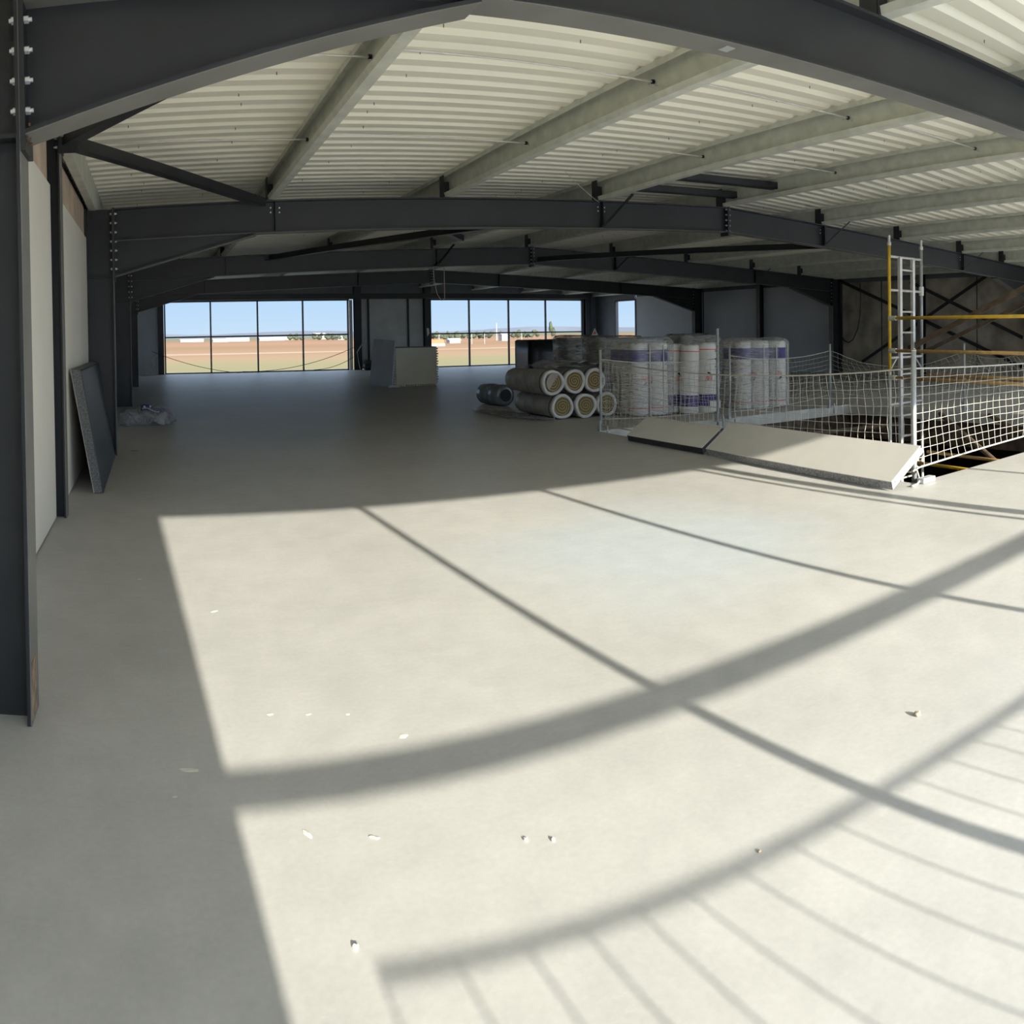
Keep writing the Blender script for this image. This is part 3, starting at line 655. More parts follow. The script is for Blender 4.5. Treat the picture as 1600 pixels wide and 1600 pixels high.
for (P, Q) in ((A0, A1), (B0, B1)):
    zz = (2.56, 2.06, 1.05, .35, -.6, -1.6, -2.6) if P is A0 else (.35, -.6, -1.6, -2.6)
    for z in zz: MB().tube([up(P, z), up(Q, z)], .020, 8).build('frame_rung', m_alu, tw, True)
# ladder built into the frame
L0, L1 = A0.lerp(A1, .28), A0.lerp(A1, .68)
off = Vector((0, -.03, 0))
ld = MB().box(L0.x - .028, L0.y - .05, -3.5, L0.x + .028, L0.y, 2.56).box(L1.x - .028, L1.y - .05, -3.5, L1.x + .028, L1.y, 2.54).build('ladder', m_alu, tw)
z = -3.3
while z < 2.5:
    MB().tube([up(L0 + off, z), up(L1 + off, z)], .016, 8).build('ladder_rung', m_alu, ld, True); z += .315
for (z, mt, nm) in ((1.64, m_yel, 'guard_rail'), (1.16, m_orange, 'guard_rail'), (.76, m_orange, 'guard_rail'), (-.45, m_yel, 'guard_rail')):
    MB().tube([up(A0.lerp(B0, .04), z), up(B0, z)], .025, 10).build(nm, mt, tw, True)
    MB().tube([up(A0, z - .0), up(A0.lerp(B0, .05), z)], .036, 8).build('coupler', m_galv, tw)
for z in (.76, -.45): MB().tube([up(A1.lerp(B1, .04), z), up(B1, z)], .025, 10).build('guard_rail', m_orange, tw, True)
for s_, P, Q in ((1, A0, A0.lerp(A1, .22)), (1, A1, A0.lerp(A1, .76))): MB().tube([up(P, .86), up(Q, 1.05)], .012, 6).build('knee_brace', m_alu, tw)
MB().beam(up(A1 + Vector((-.25, .07, 0)), 1.17), up(B1.lerp(A1, -.25), 2.62), .03, .085, (0, 0, 1)).build('diagonal_brace', m_wood, tw)
MB().beam(up(A1 + Vector((.12, .07, 0)), 1.10), up(B1.lerp(A1, -.25) + Vector((.2, 0, 0)), 2.40), .03, .06, (0, 0, 1)).build('diagonal_brace', m_wood, tw)
MB().tube([up(A1, 2.0), up(A1, 2.14)], .04, 8).build('coupler', m_galv, tw)
# steel tubes leaning in the stair well
for (p, q, lab) in [((11.2, 7.6, .05), (9.6, 5.0, -.75), 'dark steel tube sloping down inside the stair opening, left one'), ((11.8, 7.0, .0), (10.8, 4.9, -.5), 'dark steel tube sloping down inside the stair opening, right one'),
                    ((9.4, 9.2, -.25), (11.6, 8.8, -.25), 'dark steel tube lying level at the back of the stair opening')]:
    tag(MB().tube([p, q], .04, 8).build('steel_tube', m_wood, loc=p), lab, 'tube', 'steel tubes in the stair opening')

# ------------------------------------------------------------------ insulated slabs
def slab(name, c4, th, label, mt, me, cat='panel'):
    a, b, c, d = [Vector(p) for p in c4]            # lower face corners
    n = (b - a).cross(d - a).normalized()
    if n.z < 0: n = -n
    o = thing(name, label, cat, tuple((a + b)/2))
    sk = .008
    up_ = Vector((-.25, 0, 1)).normalized()*th          # the long near edge is cut nearly upright
    lift = [up_, up_, n*th, n*th]
    MB().hexa([a, b, c, d], [p + l*(1 - sk/th) for p, l in zip((a, b, c, d), lift)]).build('core', me, o)
    g = .004; ab = (b - a).normalized()*g; ad = (d - a).normalized()*g
    q = [a - ab - ad, b + ab - ad, c + ab + ad, d - ab + ad]
    MB().hexa([p + l*(1 - sk/th) for p, l in zip(q, lift)], [p + l for p, l in zip(q, lift)]).build('skin', mt, o)
    return o
m_skin = mat('slab_facing', (.66, .64, .60), .65, 0, .03, 3)
m_edge = mat('cut_foam_edge', (.27, .27, .275), .9, 0, .3, 50, bump=.4)
slab('insulated_slab', [(5.84, 4.49, .012), (6.02, 7.37, .012), (6.37, 7.27, .325), (6.19, 4.39, .325)], .085, 'large white insulated slab, half in sun, tilted beside the nearest post', m_skin, m_edge)
slab('insulated_slab', [(6.03, 7.46, .012), (6.00, 9.02, .012), (6.38, 9.06, .235), (6.41, 7.50, .235)], .085, 'grey shaded insulated slab lying behind the sunlit one', m_skin, m_black)  # black core paints in the shade on this slab's edges
# dark panel leaning on the left wall
lp = thing('leaning_panel', 'dark grey insulated panel leaning on the left wall', 'panel', (-.57, 9, 0))
def lean(o, ya, yb, x0b, x1b, x0t, x1t, zt, nm, mt):
    return MB().hexa([(x0b, ya, .004), (x1b, ya, .004), (x1b, yb, .004), (x0b, yb, .004)], [(x0t, ya, zt), (x1t, ya, zt - .012), (x1t, yb, zt - .012), (x0t, yb, zt)]).build(nm, mt, o)
lean(lp, 7.80, 10.22, -.615, -.608, -.822, -.815, 1.21, 'white_skin', m_rope)
lean(lp, 7.80, 10.22, -.608, -.528, -.815, -.72, 1.21, 'core', m_foam)
lean(lp, 7.797, 10.223, -.528, -.520, -.72, -.712, 1.20, 'dark_skin', m_dark)

# ------------------------------------------------------------------ sheets standing in the far middle
st = thing('sheet', 'bluish white sheet standing on edge, left of the beige stack', 'sheet', (6.4, 22.3, 0))
bevel(MB().hexa([(6.27, 23.0, 0), (6.53, 21.55, 0), (6.56, 21.56, 0), (6.31, 23.01, 0)], [(6.42, 23.0, 1.35), (6.63, 21.55, 1.30), (6.66, 21.56, 1.30), (6.46, 23.01, 1.35)]).build('board', m_blueb, st), .004)
MB().box(6.42, 21.45, 0, 6.72, 21.6, .06).build('foot_block', m_blueb, st)
sb_ = thing('sheet_stack', 'bundle of beige sheets with ragged comb edges, standing upright', 'sheet stack', (7.3, 21.8, 0))
bevel(MB().box(6.70, 21.70, .05, 7.93, 21.74, 1.09).build('front_sheet', m_cream, sb_), .004)
cm = MB()
for i in range(14):
    z = .08 + i*.073; cm.box(6.66, 21.74, z, 6.72, 22.18, z + .045); cm.box(7.91, 21.72, z, 7.965 + .01*(i % 3), 22.18, z + .045)
for i in range(17):
    x = 6.74 + i*.07; cm.box(x, 21.72, 0, x + .04, 22.18, .06)
cm.box(6.72, 21.74, .05, 7.91, 22.18, 1.07); cm.build('bundle', m_cream, sb_)
MB().box(6.70, 21.70, 1.09, 7.92, 22.2, 1.115).build('top_sheet', m_clad, sb_)
# black drum behind them
bn = thing('drum', 'black drum lying on its side against the far cladding', 'drum', (8.85, 32.4, .2))
MB().tube([(8.60, 32.3, .2), (8.64, 32.3, .2), (9.35, 32.4, .2), (9.4, 32.4, .2)], [.17, .2, .2, .17], 16).build('body', m_black, bn, False)
MB().tube([(8.585, 32.3, .2), (8.6, 32.3, .2)], [.05, .05], 10).build('bung', m_rope, bn)
# scrap of paper stuck on a post
tag(MB().add([(11.52, YFAR - .29, 1.35), (11.62, YFAR - .285, 1.48), (11.6, YFAR - .288, 1.7), (11.5, YFAR - .286, 1.72), (11.52, YFAR - .275, 1.35), (11.62, YFAR - .275, 1.48), (11.6, YFAR - .275, 1.7), (11.5, YFAR - .275, 1.72)],
             [(0, 1, 2, 3), (4, 7, 6, 5), (0, 4, 5, 1), (1, 5, 6, 2), (2, 6, 7, 3), (3, 7, 4, 0)]).build('paper_scrap', m_chip, loc=(11.55, YFAR - .28, 1.5)), 'pale paper scrap on the dark post left of the right far window', 'paper')

# ------------------------------------------------------------------ insulation rolls lying in a pile
m_wool = bpy.data.materials.new('mineral_wool'); m_wool.use_nodes = True
def wool():
    t = m_wool.node_tree; b = t.nodes['Principled BSDF']; b.inputs['Roughness'].default_value = 1; b.inputs['Specular IOR Level'].default_value = .1
    co = N(t, 'ShaderNodeTexCoord'); sp = N(t, 'ShaderNodeSeparateXYZ'); t.links.new(co.outputs['Object'], sp.inputs[0])
    at = N(t, 'ShaderNodeMath', operation='ARCTAN2'); t.links.new(sp.outputs['Z'], at.inputs[0]); t.links.new(sp.outputs['X'], at.inputs[1])
    xz = N(t, 'ShaderNodeCombineXYZ'); t.links.new(sp.outputs['X'], xz.inputs[0]); t.links.new(sp.outputs['Z'], xz.inputs[2])
    ln = N(t, 'ShaderNodeVectorMath', operation='LENGTH'); t.links.new(xz.outputs[0], ln.inputs[0])
    no = N(t, 'ShaderNodeTexNoise'); no.inputs['Scale'].default_value = 8; no.inputs['Detail'].default_value = 5; t.links.new(co.outputs['Object'], no.inputs['Vector'])
    m1 = N(t, 'ShaderNodeMath', operation='MULTIPLY'); t.links.new(ln.outputs['Value'], m1.inputs[0]); m1.inputs[1].default_value = 135
    m2 = N(t, 'ShaderNodeMath', operation='ADD'); t.links.new(m1.outputs[0], m2.inputs[0]); t.links.new(at.outputs[0], m2.inputs[1])
    m4 = N(t, 'ShaderNodeMath', operation='MULTIPLY_ADD'); t.links.new(no.outputs['Fac'], m4.inputs[0]); m4.inputs[1].default_value = 7.0; t.links.new(m2.outputs[0], m4.inputs[2])
    m3 = N(t, 'ShaderNodeMath', operation='SINE'); t.links.new(m4.outputs[0], m3.inputs[0])
    r = N(t, 'ShaderNodeValToRGB'); mr = N(t, 'ShaderNodeMapRange'); mr.inputs[1].default_value = -1; mr.inputs[2].default_value = 1; t.links.new(m3.outputs[0], mr.inputs[0]); t.links.new(mr.outputs[0], r.inputs[0])
    r.color_ramp.elements[0].color = (.13, .10, .045, 1); r.color_ramp.elements[1].color = (.36, .29, .155, 1)
    t.links.new(r.outputs[0], b.inputs['Base Color'])
wool()
def lying_roll(x, y, z, L, r, label, yaw=0., body=m_rollg, open_film=False):
    t = thing('insulation_roll', label, 'insulation roll', (x, y, z), 'insulation rolls lying in the pile')
    n = 28; ca_, sa_ = math.cos(yaw), math.sin(yaw)
    W_ = lambda u, v, w: (x + u*ca_ - v*sa_, y + u*sa_ + v*ca_, z + w)
    jit = [1 + .035*math.sin(3*a*2*math.pi/n + x*9) + random.uniform(-.015, .015) for a in range(n)]
    m = MB(); ys = [0.012, .03, .35, .8, 1.2, L - .1, L]; rs = [.99, 1, 1.0, .985, 1.0, .97, .86]
    for v, q in zip(ys, rs):
        m.v += [Vector(W_(r*q*jit[a]*math.cos(2*math.pi*a/n), v, r*q*jit[a]*math.sin(2*math.pi*a/n))) for a in range(n)]
    for i in range(len(ys) - 1): m.f += [(i*n + a, i*n + (a + 1) % n, (i + 1)*n + (a + 1) % n, (i + 1)*n + a) for a in range(n)]
    m.f.append(tuple((len(ys) - 1)*n + a for a in range(n))); m.build('wrap', body, t, True)
    m = MB()
    for v, q in ((.05, 1.012), (0, 1.0), (-.012, .93), (0, .78), (.03, .76)):
        m.v += [Vector(W_(r*q*jit[a]*math.cos(2*math.pi*a/n), v, r*q*jit[a]*math.sin(2*math.pi*a/n))) for a in range(n)]
    for i in range(4): m.f += [(i*n + a, i*n + (a + 1) % n, (i + 1)*n + (a + 1) % n, (i + 1)*n + a) for a in range(n)]
    m.build('fleece_rim', m_rim, t, True)
    m = MB(); m.v = [Vector(W_(r*.79*jit[a]*math.cos(2*math.pi*a/n), .018, r*.79*jit[a]*math.sin(2*math.pi*a/n))) for a in range(n)] + [Vector(W_(0, .004, 0))]
    m.f = [(a, (a + 1) % n, n) for a in range(n)]; m.build('wool_core', m_wool, t)
    m = MB()
    for v in (.10, .13): 
        m.v += [Vector(W_(r*1.008*jit[a]*math.cos(2*math.pi*a/n), v, r*1.008*jit[a]*math.sin(2*math.pi*a/n))) for a in range(n)]
    m.f = [(a, (a + 1) % n, n + (a + 1) % n, n + a) for a in range(n)]; m.build('seam', m_ink, t, True)
    return t
lying_roll(6.62, 11.95, .215, 1.5, .212, 'lying insulation roll, bottom row, leftmost, with a torn wrap corner')
lying_roll(7.05, 11.90, .215, 1.5, .210, 'lying insulation roll, bottom row, middle')
lying_roll(7.485, 11.92, .215, 1.5, .210, 'lying insulation roll, bottom row, right, partly behind the net')
lying_roll(6.445, 11.95, .632, 1.55, .212, 'lying insulation roll, top row, leftmost, its core half covered')
lying_roll(6.88, 11.98, .635, 1.5, .208, 'lying insulation roll, top row, middle')
lying_roll(7.29, 11.98, .635, 1.5, .208, 'lying insulation roll, top row, right, beside the net post')
tr = bpy.data.objects['insulation_roll']; MB().beam((6.43, 11.93, .10), (6.41, 11.86, .0), .004, .03).build('wrap_flap', m_rim, tr)
tr = bpy.data.objects['insulation_roll.003']
fm = MB(); n = 18
fm.v = [Vector((6.47 + .165*math.cos(math.pi*(.35 + .9*i/n)), 11.93, .632 + .165*math.sin(math.pi*(.35 + .9*i/n)))) for i in range(n + 1)] + [Vector((6.47 + .165*math.cos(math.pi*(.35 + .9*i/n)), 11.95, .632 + .165*math.sin(math.pi*(.35 + .9*i/n)))) for i in range(n + 1)]
fm.f = [tuple(range(n + 1)), tuple(reversed(range(n + 1, 2*n + 2)))] + [(i, n + 1 + i, n + 2 + i, i + 1) for i in range(n)]
fm.build('film_flap', mat('pinkish_film', (.34, .29, .25), .5), tr)
# clear sheet draped over the top row
def drape(name, nx, ny, fn, m, label, cat, loc, th=.004):
    mb = MB(); mb.v = [Vector(fn(i/nx, j/ny)) for j in range(ny + 1) for i in range(nx + 1)]
    mb.f = [(j*(nx + 1) + i, j*(nx + 1) + i + 1, (j + 1)*(nx + 1) + i + 1, (j + 1)*(nx + 1) + i) for j in range(ny) for i in range(nx)]
    o = mb.build(name, m, loc=loc, smooth=True); s = o.modifiers.new('s', 'SOLIDIFY'); s.thickness = th
    return tag(o, label, cat)
drape('plastic_sheet', 26, 14, lambda a, b: (6.55 + 1.0*a, 12.05 + 1.2*b, .86 + .10*math.sin(a*math.pi) + .02*math.sin(a*23 + b*9) + .015*math.sin(b*17)), m_bag, 'clear plastic sheet rumpled over the top row of lying rolls', 'plastic sheet', (7, 12.5, .85))
drape('plastic_sheet', 26, 8, lambda a, b: (5.85 + .5*a, 12.5 + 1.7*b - .9*a, .012 + .03*abs(math.sin(a*13 + b*7))*(1 - .3*b) + .02*abs(math.sin(a*31))), m_bag, 'crumpled clear sheet on the floor at the left foot of the lying rolls', 'plastic sheet', (6.2, 13, 0))
rd = thing('foil_roll', 'dark shiny foil roll lying behind the left end of the pile', 'foil roll', (6.75, 15.2, 0))
n = 26; m = MB(); ys = [0, .02, .4, .42, .44, .8, .98, 1.0]; rs = [.15, .215, .22, .20, .22, .215, .21, .16]
ax = Vector((-.16, 1, 0)).normalized(); sd = Vector((1, .16, 0)).normalized()
for v, q in zip(ys, rs): m.v += [Vector((6.86, 14.75, .215)) + ax*v*.8 + sd*q*math.cos(2*math.pi*a/n) + Vector((0, 0, q*math.sin(2*math.pi*a/n))) for a in range(n)]
for i in range(len(ys) - 1): m.f += [(i*n + a, i*n + (a + 1) % n, (i + 1)*n + (a + 1) % n, (i + 1)*n + a) for a in range(n)]
m.f += [tuple(range(n)), tuple((len(ys) - 1)*n + a for a in range(n))]
m.build('foil', mat('dark_foil', (.30, .33, .38), .3, .5, .2, 6), rd, True)
MB().tube([Vector((6.86, 14.75, .215)) - ax*.01, Vector((6.86, 14.75, .215)) + ax*.01], .13, 16).build('dark_end_disc', m_black, rd)  # black disc painted in for the darkness of the hollow

# ------------------------------------------------------------------ standing rolls
def ring(mb, x, y, r, z0, z1, n=20, a0=0., a1=2*math.pi, closed=True):
    base = len(mb.v); k = n if closed else n + 1
    for z in (z0, z1): mb.v += [Vector((x + r*math.cos(a0 + (a1 - a0)*i/n), y + r*math.sin(a0 + (a1 - a0)*i/n), z)) for i in range(k)]
    for i in range(n): mb.f.append((base + i, base + (i + 1) % k, base + k + (i + 1) % k, base + k + i))
    return mb
def roll_protos(kind):
    """one standing roll at the origin, parts included; copied afterwards"""
    t = bpy.data.objects.new('insulation_roll', None); C.objects.link(t); t['_w'] = (0, 0, 0)
    r, z0, H_ = .172, .02, 1.24
    m = MB(); n = 20; zs = [z0, z0 + .02, H_ - .05, H_ - .01, H_]; rs = [.9, 1, 1, .96, .72]
    for z, q in zip(zs, rs): m.v += [Vector((r*q*math.cos(2*math.pi*a/n), r*q*math.sin(2*math.pi*a/n), z + (.012*math.sin(a*2.1) if z >= H_ - .01 else 0))) for a in range(n)]
    for i in range(4): m.f += [(i*n + a, i*n + (a + 1) % n, (i + 1)*n + (a + 1) % n, (i + 1)*n + a) for a in range(n)]
    m.f += [tuple(range(n)), tuple(4*n + a for a in range(n))]
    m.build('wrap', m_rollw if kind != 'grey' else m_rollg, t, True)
    if kind == 'grey': return t
    up_ = kind == 'up'      # purple band at the top; else at the foot
    zz = lambda z: z if up_ else z0 + H_ - z
    a, b = sorted((zz(.92), zz(1.12))); ring(MB(), 0, 0, r + .0022, a, b).build('purple_band', m_purple, t, True)
    a, b = sorted((zz(.13), zz(.145))); ring(MB(), 0, 0, r + .0025, a, b).build('red_stripe', m_red, t, True)
    # word printed round the roll (letters as short strokes bent to the wrap), and its emblem
    for a0 in (-2.2, -.6, 1.2):
        m = MB(); k = 0
        for i in range(6):
            aa = a0 + i*.13
            for (da, db, c, d) in random.sample([(0, .03, 0, 1), (.06, .09, 0, 1), (0, .09, .8, 1), (0, .09, .4, .6), (0, .09, 0, .2)], 3):
                za, zb = zz(.60 + .075*c), zz(.60 + .075*d); ring(m, 0, 0, r + .003, min(za, zb), max(za, zb), 2, aa + da, aa + db, False)
        m.build('printed_word', m_red, t)
        m = MB()
        for i in range(4):
            za, zb = sorted((zz(.53 + .012*i), zz(.55 + .012*i))); ring(m, 0, 0, r + .003, za, zb, 3, a0 + .25 + .08*i, a0 + .5 + .07*i, False)
        m.build('emblem', m_ink, t)
    a, b = sorted((zz(.30), zz(.303))); ring(MB(), 0, 0, r + .0025, a, b).build('tape_line', m_rollg, t, True)
    return t
PROT = {k: roll_protos(k) for k in ('up', 'down', 'grey')}
USED = set()
def stand(kind, x, y, rz, label, group, sz=1.0, tilt=(0, 0), z=0):
    src = PROT[kind]
    if kind not in USED: r = src; USED.add(kind)
    else:
        r = src.copy(); C.objects.link(r)
        for ch in list(src.children):
            c = ch.copy(); C.objects.link(c); c.parent = r
    r.location = (x, y, z); r.rotation_euler = (tilt[0], tilt[1], rz); r.scale = (1, 1, sz)
    tag(r, label, 'insulation roll', group); r['_w'] = (x, y, z); return r
def wrap(cx, cy, hx, hy, h, label, m=m_film, straps=(), name='stretch_film', z0=.02, rough=.015, yaw=0):
    """film pulled round a block of rolls: rounded box sleeve with a puckered top"""
    t = thing(name, label, 'stretch film', (cx, cy, z0)); n = 64; mb = MB(); zs = [z0, .2, .5, .8, 1.05, h - .04, h, h + .015]; ins = [0, 0, 0, 0, 0, 0, .05, .16]
    for z, q in zip(zs, ins):
        for i in range(n):
            a = 2*math.pi*i/n; c, s = math.cos(a), math.sin(a); e = .28
            x = (hx - q)*math.copysign(abs(c)**e, c); y = (hy - q)*math.copysign(abs(s)**e, s)
            d = rough*math.sin(i*2.3 + z*11) + random.uniform(-rough, rough)*.5
            mb.v.append(Vector((cx + x*(1 + d), cy + y*(1 + d), z + (random.uniform(-.02, .03) if z >= h - .01 else 0))))
    for j in range(len(zs) - 1): mb.f += [(j*n + i, j*n + (i + 1) % n, (j + 1)*n + (i + 1) % n, (j + 1)*n + i) for i in range(n)]
    mb.f.append(tuple((len(zs) - 1)*n + i for i in range(n)))
    mb.build('film', m, t, True)
    for (sx, sy) in straps: MB().box(cx + sx - .012, cy + sy - .008, z0, cx + sx + .012, cy + sy, h - .1).build('strap', m_rope, t)
    return t
# block behind the left end of the net
for i, (x, y) in enumerate([(7.95, 11.62), (8.30, 11.52)]):
    stand('up', x, y, .4 + i*1.2, 'standing white roll under film, front row, %s of the two behind the left net' % ['left', 'right'][i], 'standing rolls behind the left net', 1.03)
for i, (x, y) in enumerate([(8.0, 11.98), (8.35, 11.88), (8.05, 12.34), (8.4, 12.24)]):
    stand('up', x, y, i*1.7, 'standing white roll hidden in the film-wrapped block behind the left net', 'standing rolls behind the left net', 1.03)
wrap(8.17, 11.93, .43, .58, 1.34, 'clear stretch film round the white rolls behind the left net', m_film, [(-.16, -.585), (.13, -.585)])
# open rolls, upside down
stand('down', 8.80, 11.28, 1.1, 'unwrapped white roll with purple foot, front left of the open trio', 'unwrapped rolls with purple feet', .99, (.03, .02))
stand('down', 9.13, 11.16, 2.6, 'unwrapped white roll with purple foot, front right, beside the tallest post', 'unwrapped rolls with purple feet', 1.02)
stand('down', 8.72, 11.62, .2, 'unwrapped white roll with purple foot, half hidden at the back left', 'unwrapped rolls with purple feet', 1.0)
lb = tag(MB().box(9.04, 10.975, .10, 9.28, 10.985, .24).build('pallet_label', m_rim, loc=(9.16, 10.98, .17)), 'blank pale card at the foot of the unwrapped rolls', 'card')
# purple-topped block on the right
for i, (x, y) in enumerate([(10.02, 11.22), (10.39, 11.13), (10.76, 11.05)]):
    stand('up', x, y, .8 + i*.9, 'standing purple-topped roll under film, front row, %s of the right-hand block' % ['left', 'middle', 'right'][i], 'standing rolls of the right-hand block', 1.02)
for i, (x, y) in enumerate([(10.1, 11.58), (10.47, 11.5), (10.84, 11.42)]):
    stand('up', x, y, i*.9, 'standing purple-topped roll in the hidden back row of the right-hand block', 'standing rolls of the right-hand block', 1.02)
wrap(10.43, 11.32, .60, .42, 1.30, 'clear stretch film round the purple-topped rolls on the right', m_film, [(-.16, -.43), (.17, -.43), (.5, -.4)])
# dim blocks farther back
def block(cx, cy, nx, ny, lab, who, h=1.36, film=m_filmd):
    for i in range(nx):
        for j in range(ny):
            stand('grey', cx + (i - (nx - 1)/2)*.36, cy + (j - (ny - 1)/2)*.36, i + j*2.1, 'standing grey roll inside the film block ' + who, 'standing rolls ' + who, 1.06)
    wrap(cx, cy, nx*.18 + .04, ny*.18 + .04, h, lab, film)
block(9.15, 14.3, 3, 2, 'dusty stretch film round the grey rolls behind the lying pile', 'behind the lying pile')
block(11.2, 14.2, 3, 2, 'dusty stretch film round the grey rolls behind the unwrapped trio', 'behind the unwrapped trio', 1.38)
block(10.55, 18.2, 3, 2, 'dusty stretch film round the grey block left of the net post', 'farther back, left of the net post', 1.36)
bd = thing('wrapped_pallet', 'black film-wrapped pallet load standing farthest back by the windows', 'pallet load', (11.45, 22, 0))
mb = MB(); n = 56; zs = [.1, .4, .8, 1.2, 1.24]
for z in zs:
    for i in range(n):
        a = 2*math.pi*i/n; c, s_ = math.cos(a), math.sin(a); q = .6*(1 if z < 1.24 else .9) + .02*math.sin(i*3.1 + z*4)
        mb.v.append(Vector((11.4 + q*math.copysign(abs(c)**.25, c), 22 + q*math.copysign(abs(s_)**.25, s_), z + random.uniform(-.015, .02)*(z > 1.1))))
for j in range(4): mb.f += [(j*n + i, j*n + (i + 1) % n, (j + 1)*n + (i + 1) % n, (j + 1)*n + i) for i in range(n)]
mb.f.append(tuple(4*n + i for i in range(n))); mb.build('load', mat('black_film', (.03, .034, .036), .3, 0, .3, 4), bd, True)
MB().box(10.85, 21.45, 0, 11.95, 22.55, .1).build('pallet', m_tan, bd)
wrap(11.4, 20.6, .17, .17, 1.2, 'clear crumpled film column hanging beside the black pallet load', m_bag, (), 'plastic_bag')
# little warning triangle on top of the loads
tg = thing('warning_sign', 'small white triangular sign standing on the wrapped loads', 'sign', (10.95, 18.0, 1.38))
cx, cy, cz = 10.93, 17.95, 1.38
MB().prism([(cx - .10, cy, cz), (cx + .10, cy, cz), (cx, cy, cz + .19)], (0, .012, 0)).build('plate', m_rim, tg)
MB().prism([(cx - .055, cy - .003, cz + .03), (cx + .055, cy - .003, cz + .03), (cx, cy - .003, cz + .11)], (0, .003, 0)).build('printed_mark', m_red, tg)

# ------------------------------------------------------------------ plastic bag by the second column
def blob(name, c, rx, ry, rz_, m, parent, seed=1):
    random.seed(seed); bm = bmesh.new(); bmesh.ops.create_icosphere(bm, subdivisions=4, radius=1); mb = MB(); vs = []
    for v in bm.verts:
        p = v.co; d = 1 + .10*math.sin(p.x*9 + p.z*5) + .08*math.sin(p.y*11 + p.x*4) + random.uniform(-.012, .012)
        vs.append(Vector((c[0] + p.x*rx*d, c[1] + p.y*ry*d, max(.004, c[2] + p.z*rz_*d))))
    mb.add(vs, [tuple(v.index for v in fc.verts) for fc in bm.faces]); bm.free()
    return mb.build(name, m, parent, True)
bg_ = thing('plastic_bag', 'crumpled clear plastic bag with a blue print, by the second column', 'plastic bag', (-.1, 13.9, 0))
blob('bag', (-.10, 13.95, .12), .40, .32, .20, m_bag, bg_)
blob('bag_fold', (-.42, 13.85, .10), .2, .22, .17, m_bag, bg_, 3)
blob('bag_fold', (.12, 14.0, .10), .22, .2, .15, m_bag, bg_, 5)
pr = MB(); nx = 16
for j in range(2):
    for i in range(nx + 1):
        a = i/nx; pr.v.append(Vector((-.25 + .42*a, 13.72 + .12*a + .1*j, .26 + .02*math.sin(a*8) + .09*j - .10*a*a)))
pr.f = [(i, i + 1, nx + 2 + i, nx + 1 + i) for i in range(nx)]
o = pr.build('blue_print', m_blue, bg_); sm = o.modifiers.new('s', 'SOLIDIFY'); sm.thickness = .006
pr = MB()
for i in range(11):
    x = -.22 + i*.027; a = (x + .25)/.42; pr.box(x, 13.70 + .12*a, .28 + .02*math.sin(a*8) - .1*a*a, x + .014, 13.712 + .12*a, .305 + .02*math.sin(a*8) - .1*a*a)
for i in range(2):
    x = -.2 + i*.1; pr.box(x, 13.735, .315, x + .03, 13.745, .345)
pr.build('printed_letters', m_rim, bg_)

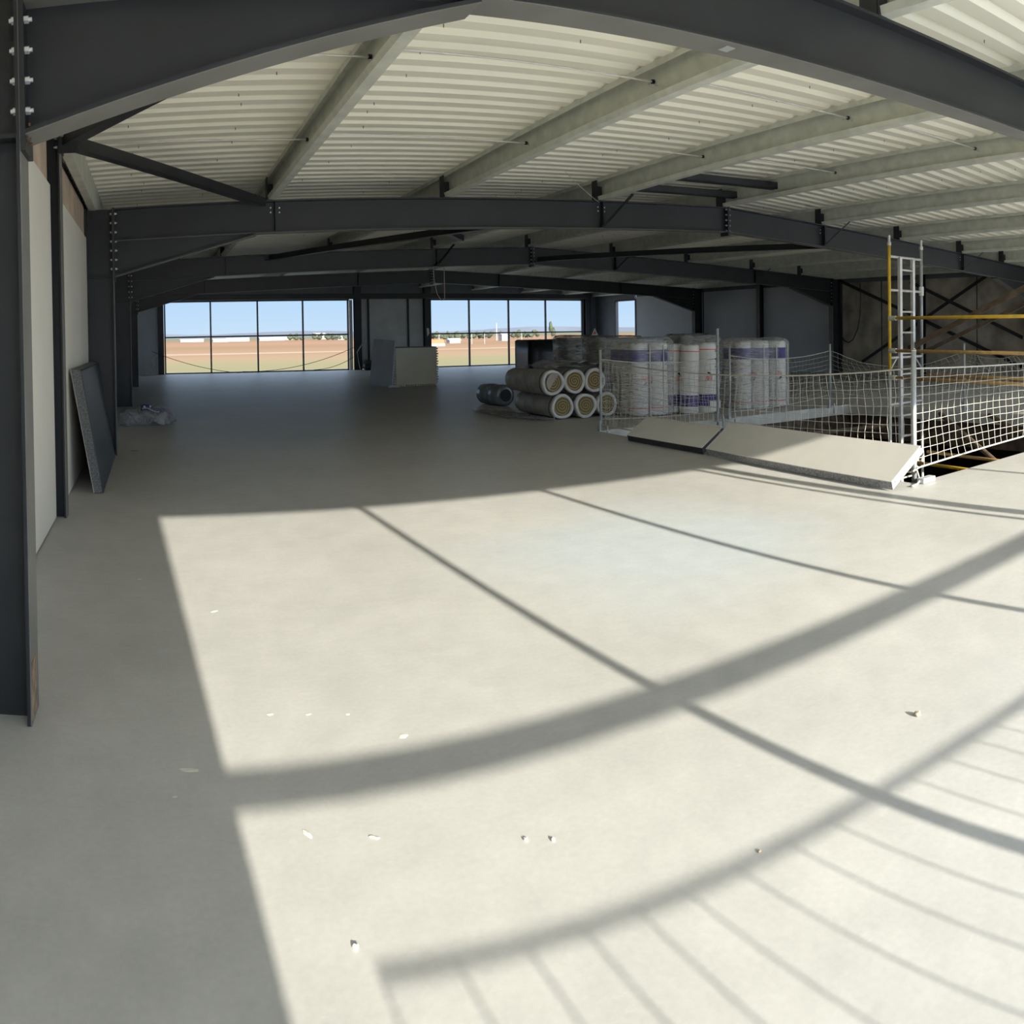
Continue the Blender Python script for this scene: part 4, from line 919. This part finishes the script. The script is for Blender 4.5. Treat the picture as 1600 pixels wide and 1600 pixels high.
# ------------------------------------------------------------------ bits on the floor
def bit(x, y, sx, sy, sz, name, label, cat, m, rz=0., seed=0):
    random.seed(seed + int(x*100)); bm = bmesh.new(); bmesh.ops.create_icosphere(bm, subdivisions=2, radius=1); mb = MB(); vs = []
    for v in bm.verts:
        d = 1 + random.uniform(-.22, .22); a, b = v.co.x*sx*d, v.co.y*sy*d
        vs.append(Vector((x + a*math.cos(rz) - b*math.sin(rz), y + a*math.sin(rz) + b*math.cos(rz), max(.0004, (v.co.z + .75)*sz*d))))
    mb.add(vs, [tuple(v.index for v in fc.verts) for fc in bm.faces]); bm.free()
    return tag(mb.build(name, m, loc=(x, y, 0)), label, cat, 'bits on the floor')
B = [(2.50, 1.81, .022, .016, .016, 'pebble', 'small tan stone casting a pointed shadow, right foreground', 'stone', m_stone, .3),
     (.885, 2.85, .026, .02, .0016, 'plaster_spot', 'round white plaster spot just above the wide shadow bar', 'plaster spot', m_chip, .2),
     (.095, 2.78, .05, .018, .0012, 'plaster_spot', 'grey plaster smear in the shade left of the wide shadow bar', 'plaster spot', m_chip, -.2),
     (.43, 2.37, .013, .035, .003, 'plaster_spot', 'tall white plaster splash under the wide shadow bar, left', 'plaster spot', m_chip, .3),
     (.62, 2.30, .022, .007, .004, 'plaster_chip', 'thin white plaster chip with a dark tip, right of the tall splash', 'plaster chip', m_chip, -.6),
     (.46, 1.90, .011, .009, .008, 'plaster_chip', 'small white crumb near the lower left sun edge', 'plaster chip', m_chip, 0),
     (.30, 4.38, .030, .014, .003, 'plaster_chip', 'white flake beside the left sun edge, upper one', 'plaster chip', m_chip, .5),
     (.43, 3.15, .018, .014, .003, 'plaster_chip', 'white flake above the left end of the wide shadow bar', 'plaster chip', m_chip, .1),
     (.58, 3.12, .016, .010, .002, 'plaster_chip', 'white speck left of the round plaster spot', 'plaster chip', m_chip, .1),
     (.73, 3.08, .012, .010, .002, 'plaster_chip', 'tiny white speck nearest the round plaster spot', 'plaster chip', m_chip, .1),
     (1.03, 2.12, .010, .007, .008, 'plaster_chip', 'pale crumb with a dark shadow, left of a close pair', 'plaster chip', m_chip, .5),
     (1.10, 2.08, .010, .007, .008, 'plaster_chip', 'pale crumb with a dark shadow, right of a close pair', 'plaster chip', m_chip, .5),
     (1.55, 1.68, .009, .006, .006, 'pebble', 'tiny dark stone in the net shadow at the bottom', 'stone', m_stone, .5),
     (-.28, 10.7, .085, .016, .012, 'offcut', 'thin pale offcut lying in the shade before the second column', 'offcut', m_foam, .15),
     (-.12, 5.0, .022, .008, .004, 'plaster_chip', 'small pale flake in the shade left of the sun patch', 'plaster chip', m_chip, .2),
     (.04, 2.62, .012, .006, .003, 'plaster_chip', 'small pale flake below the grey plaster smear', 'plaster chip', m_chip, .2)]
for i, b in enumerate(B): bit(b[0], b[1], b[2]*.72, b[3]*.72, b[4]*.6, *b[5:], seed=i)
for o in bpy.data.objects:
    if '_w' in o: del o['_w']
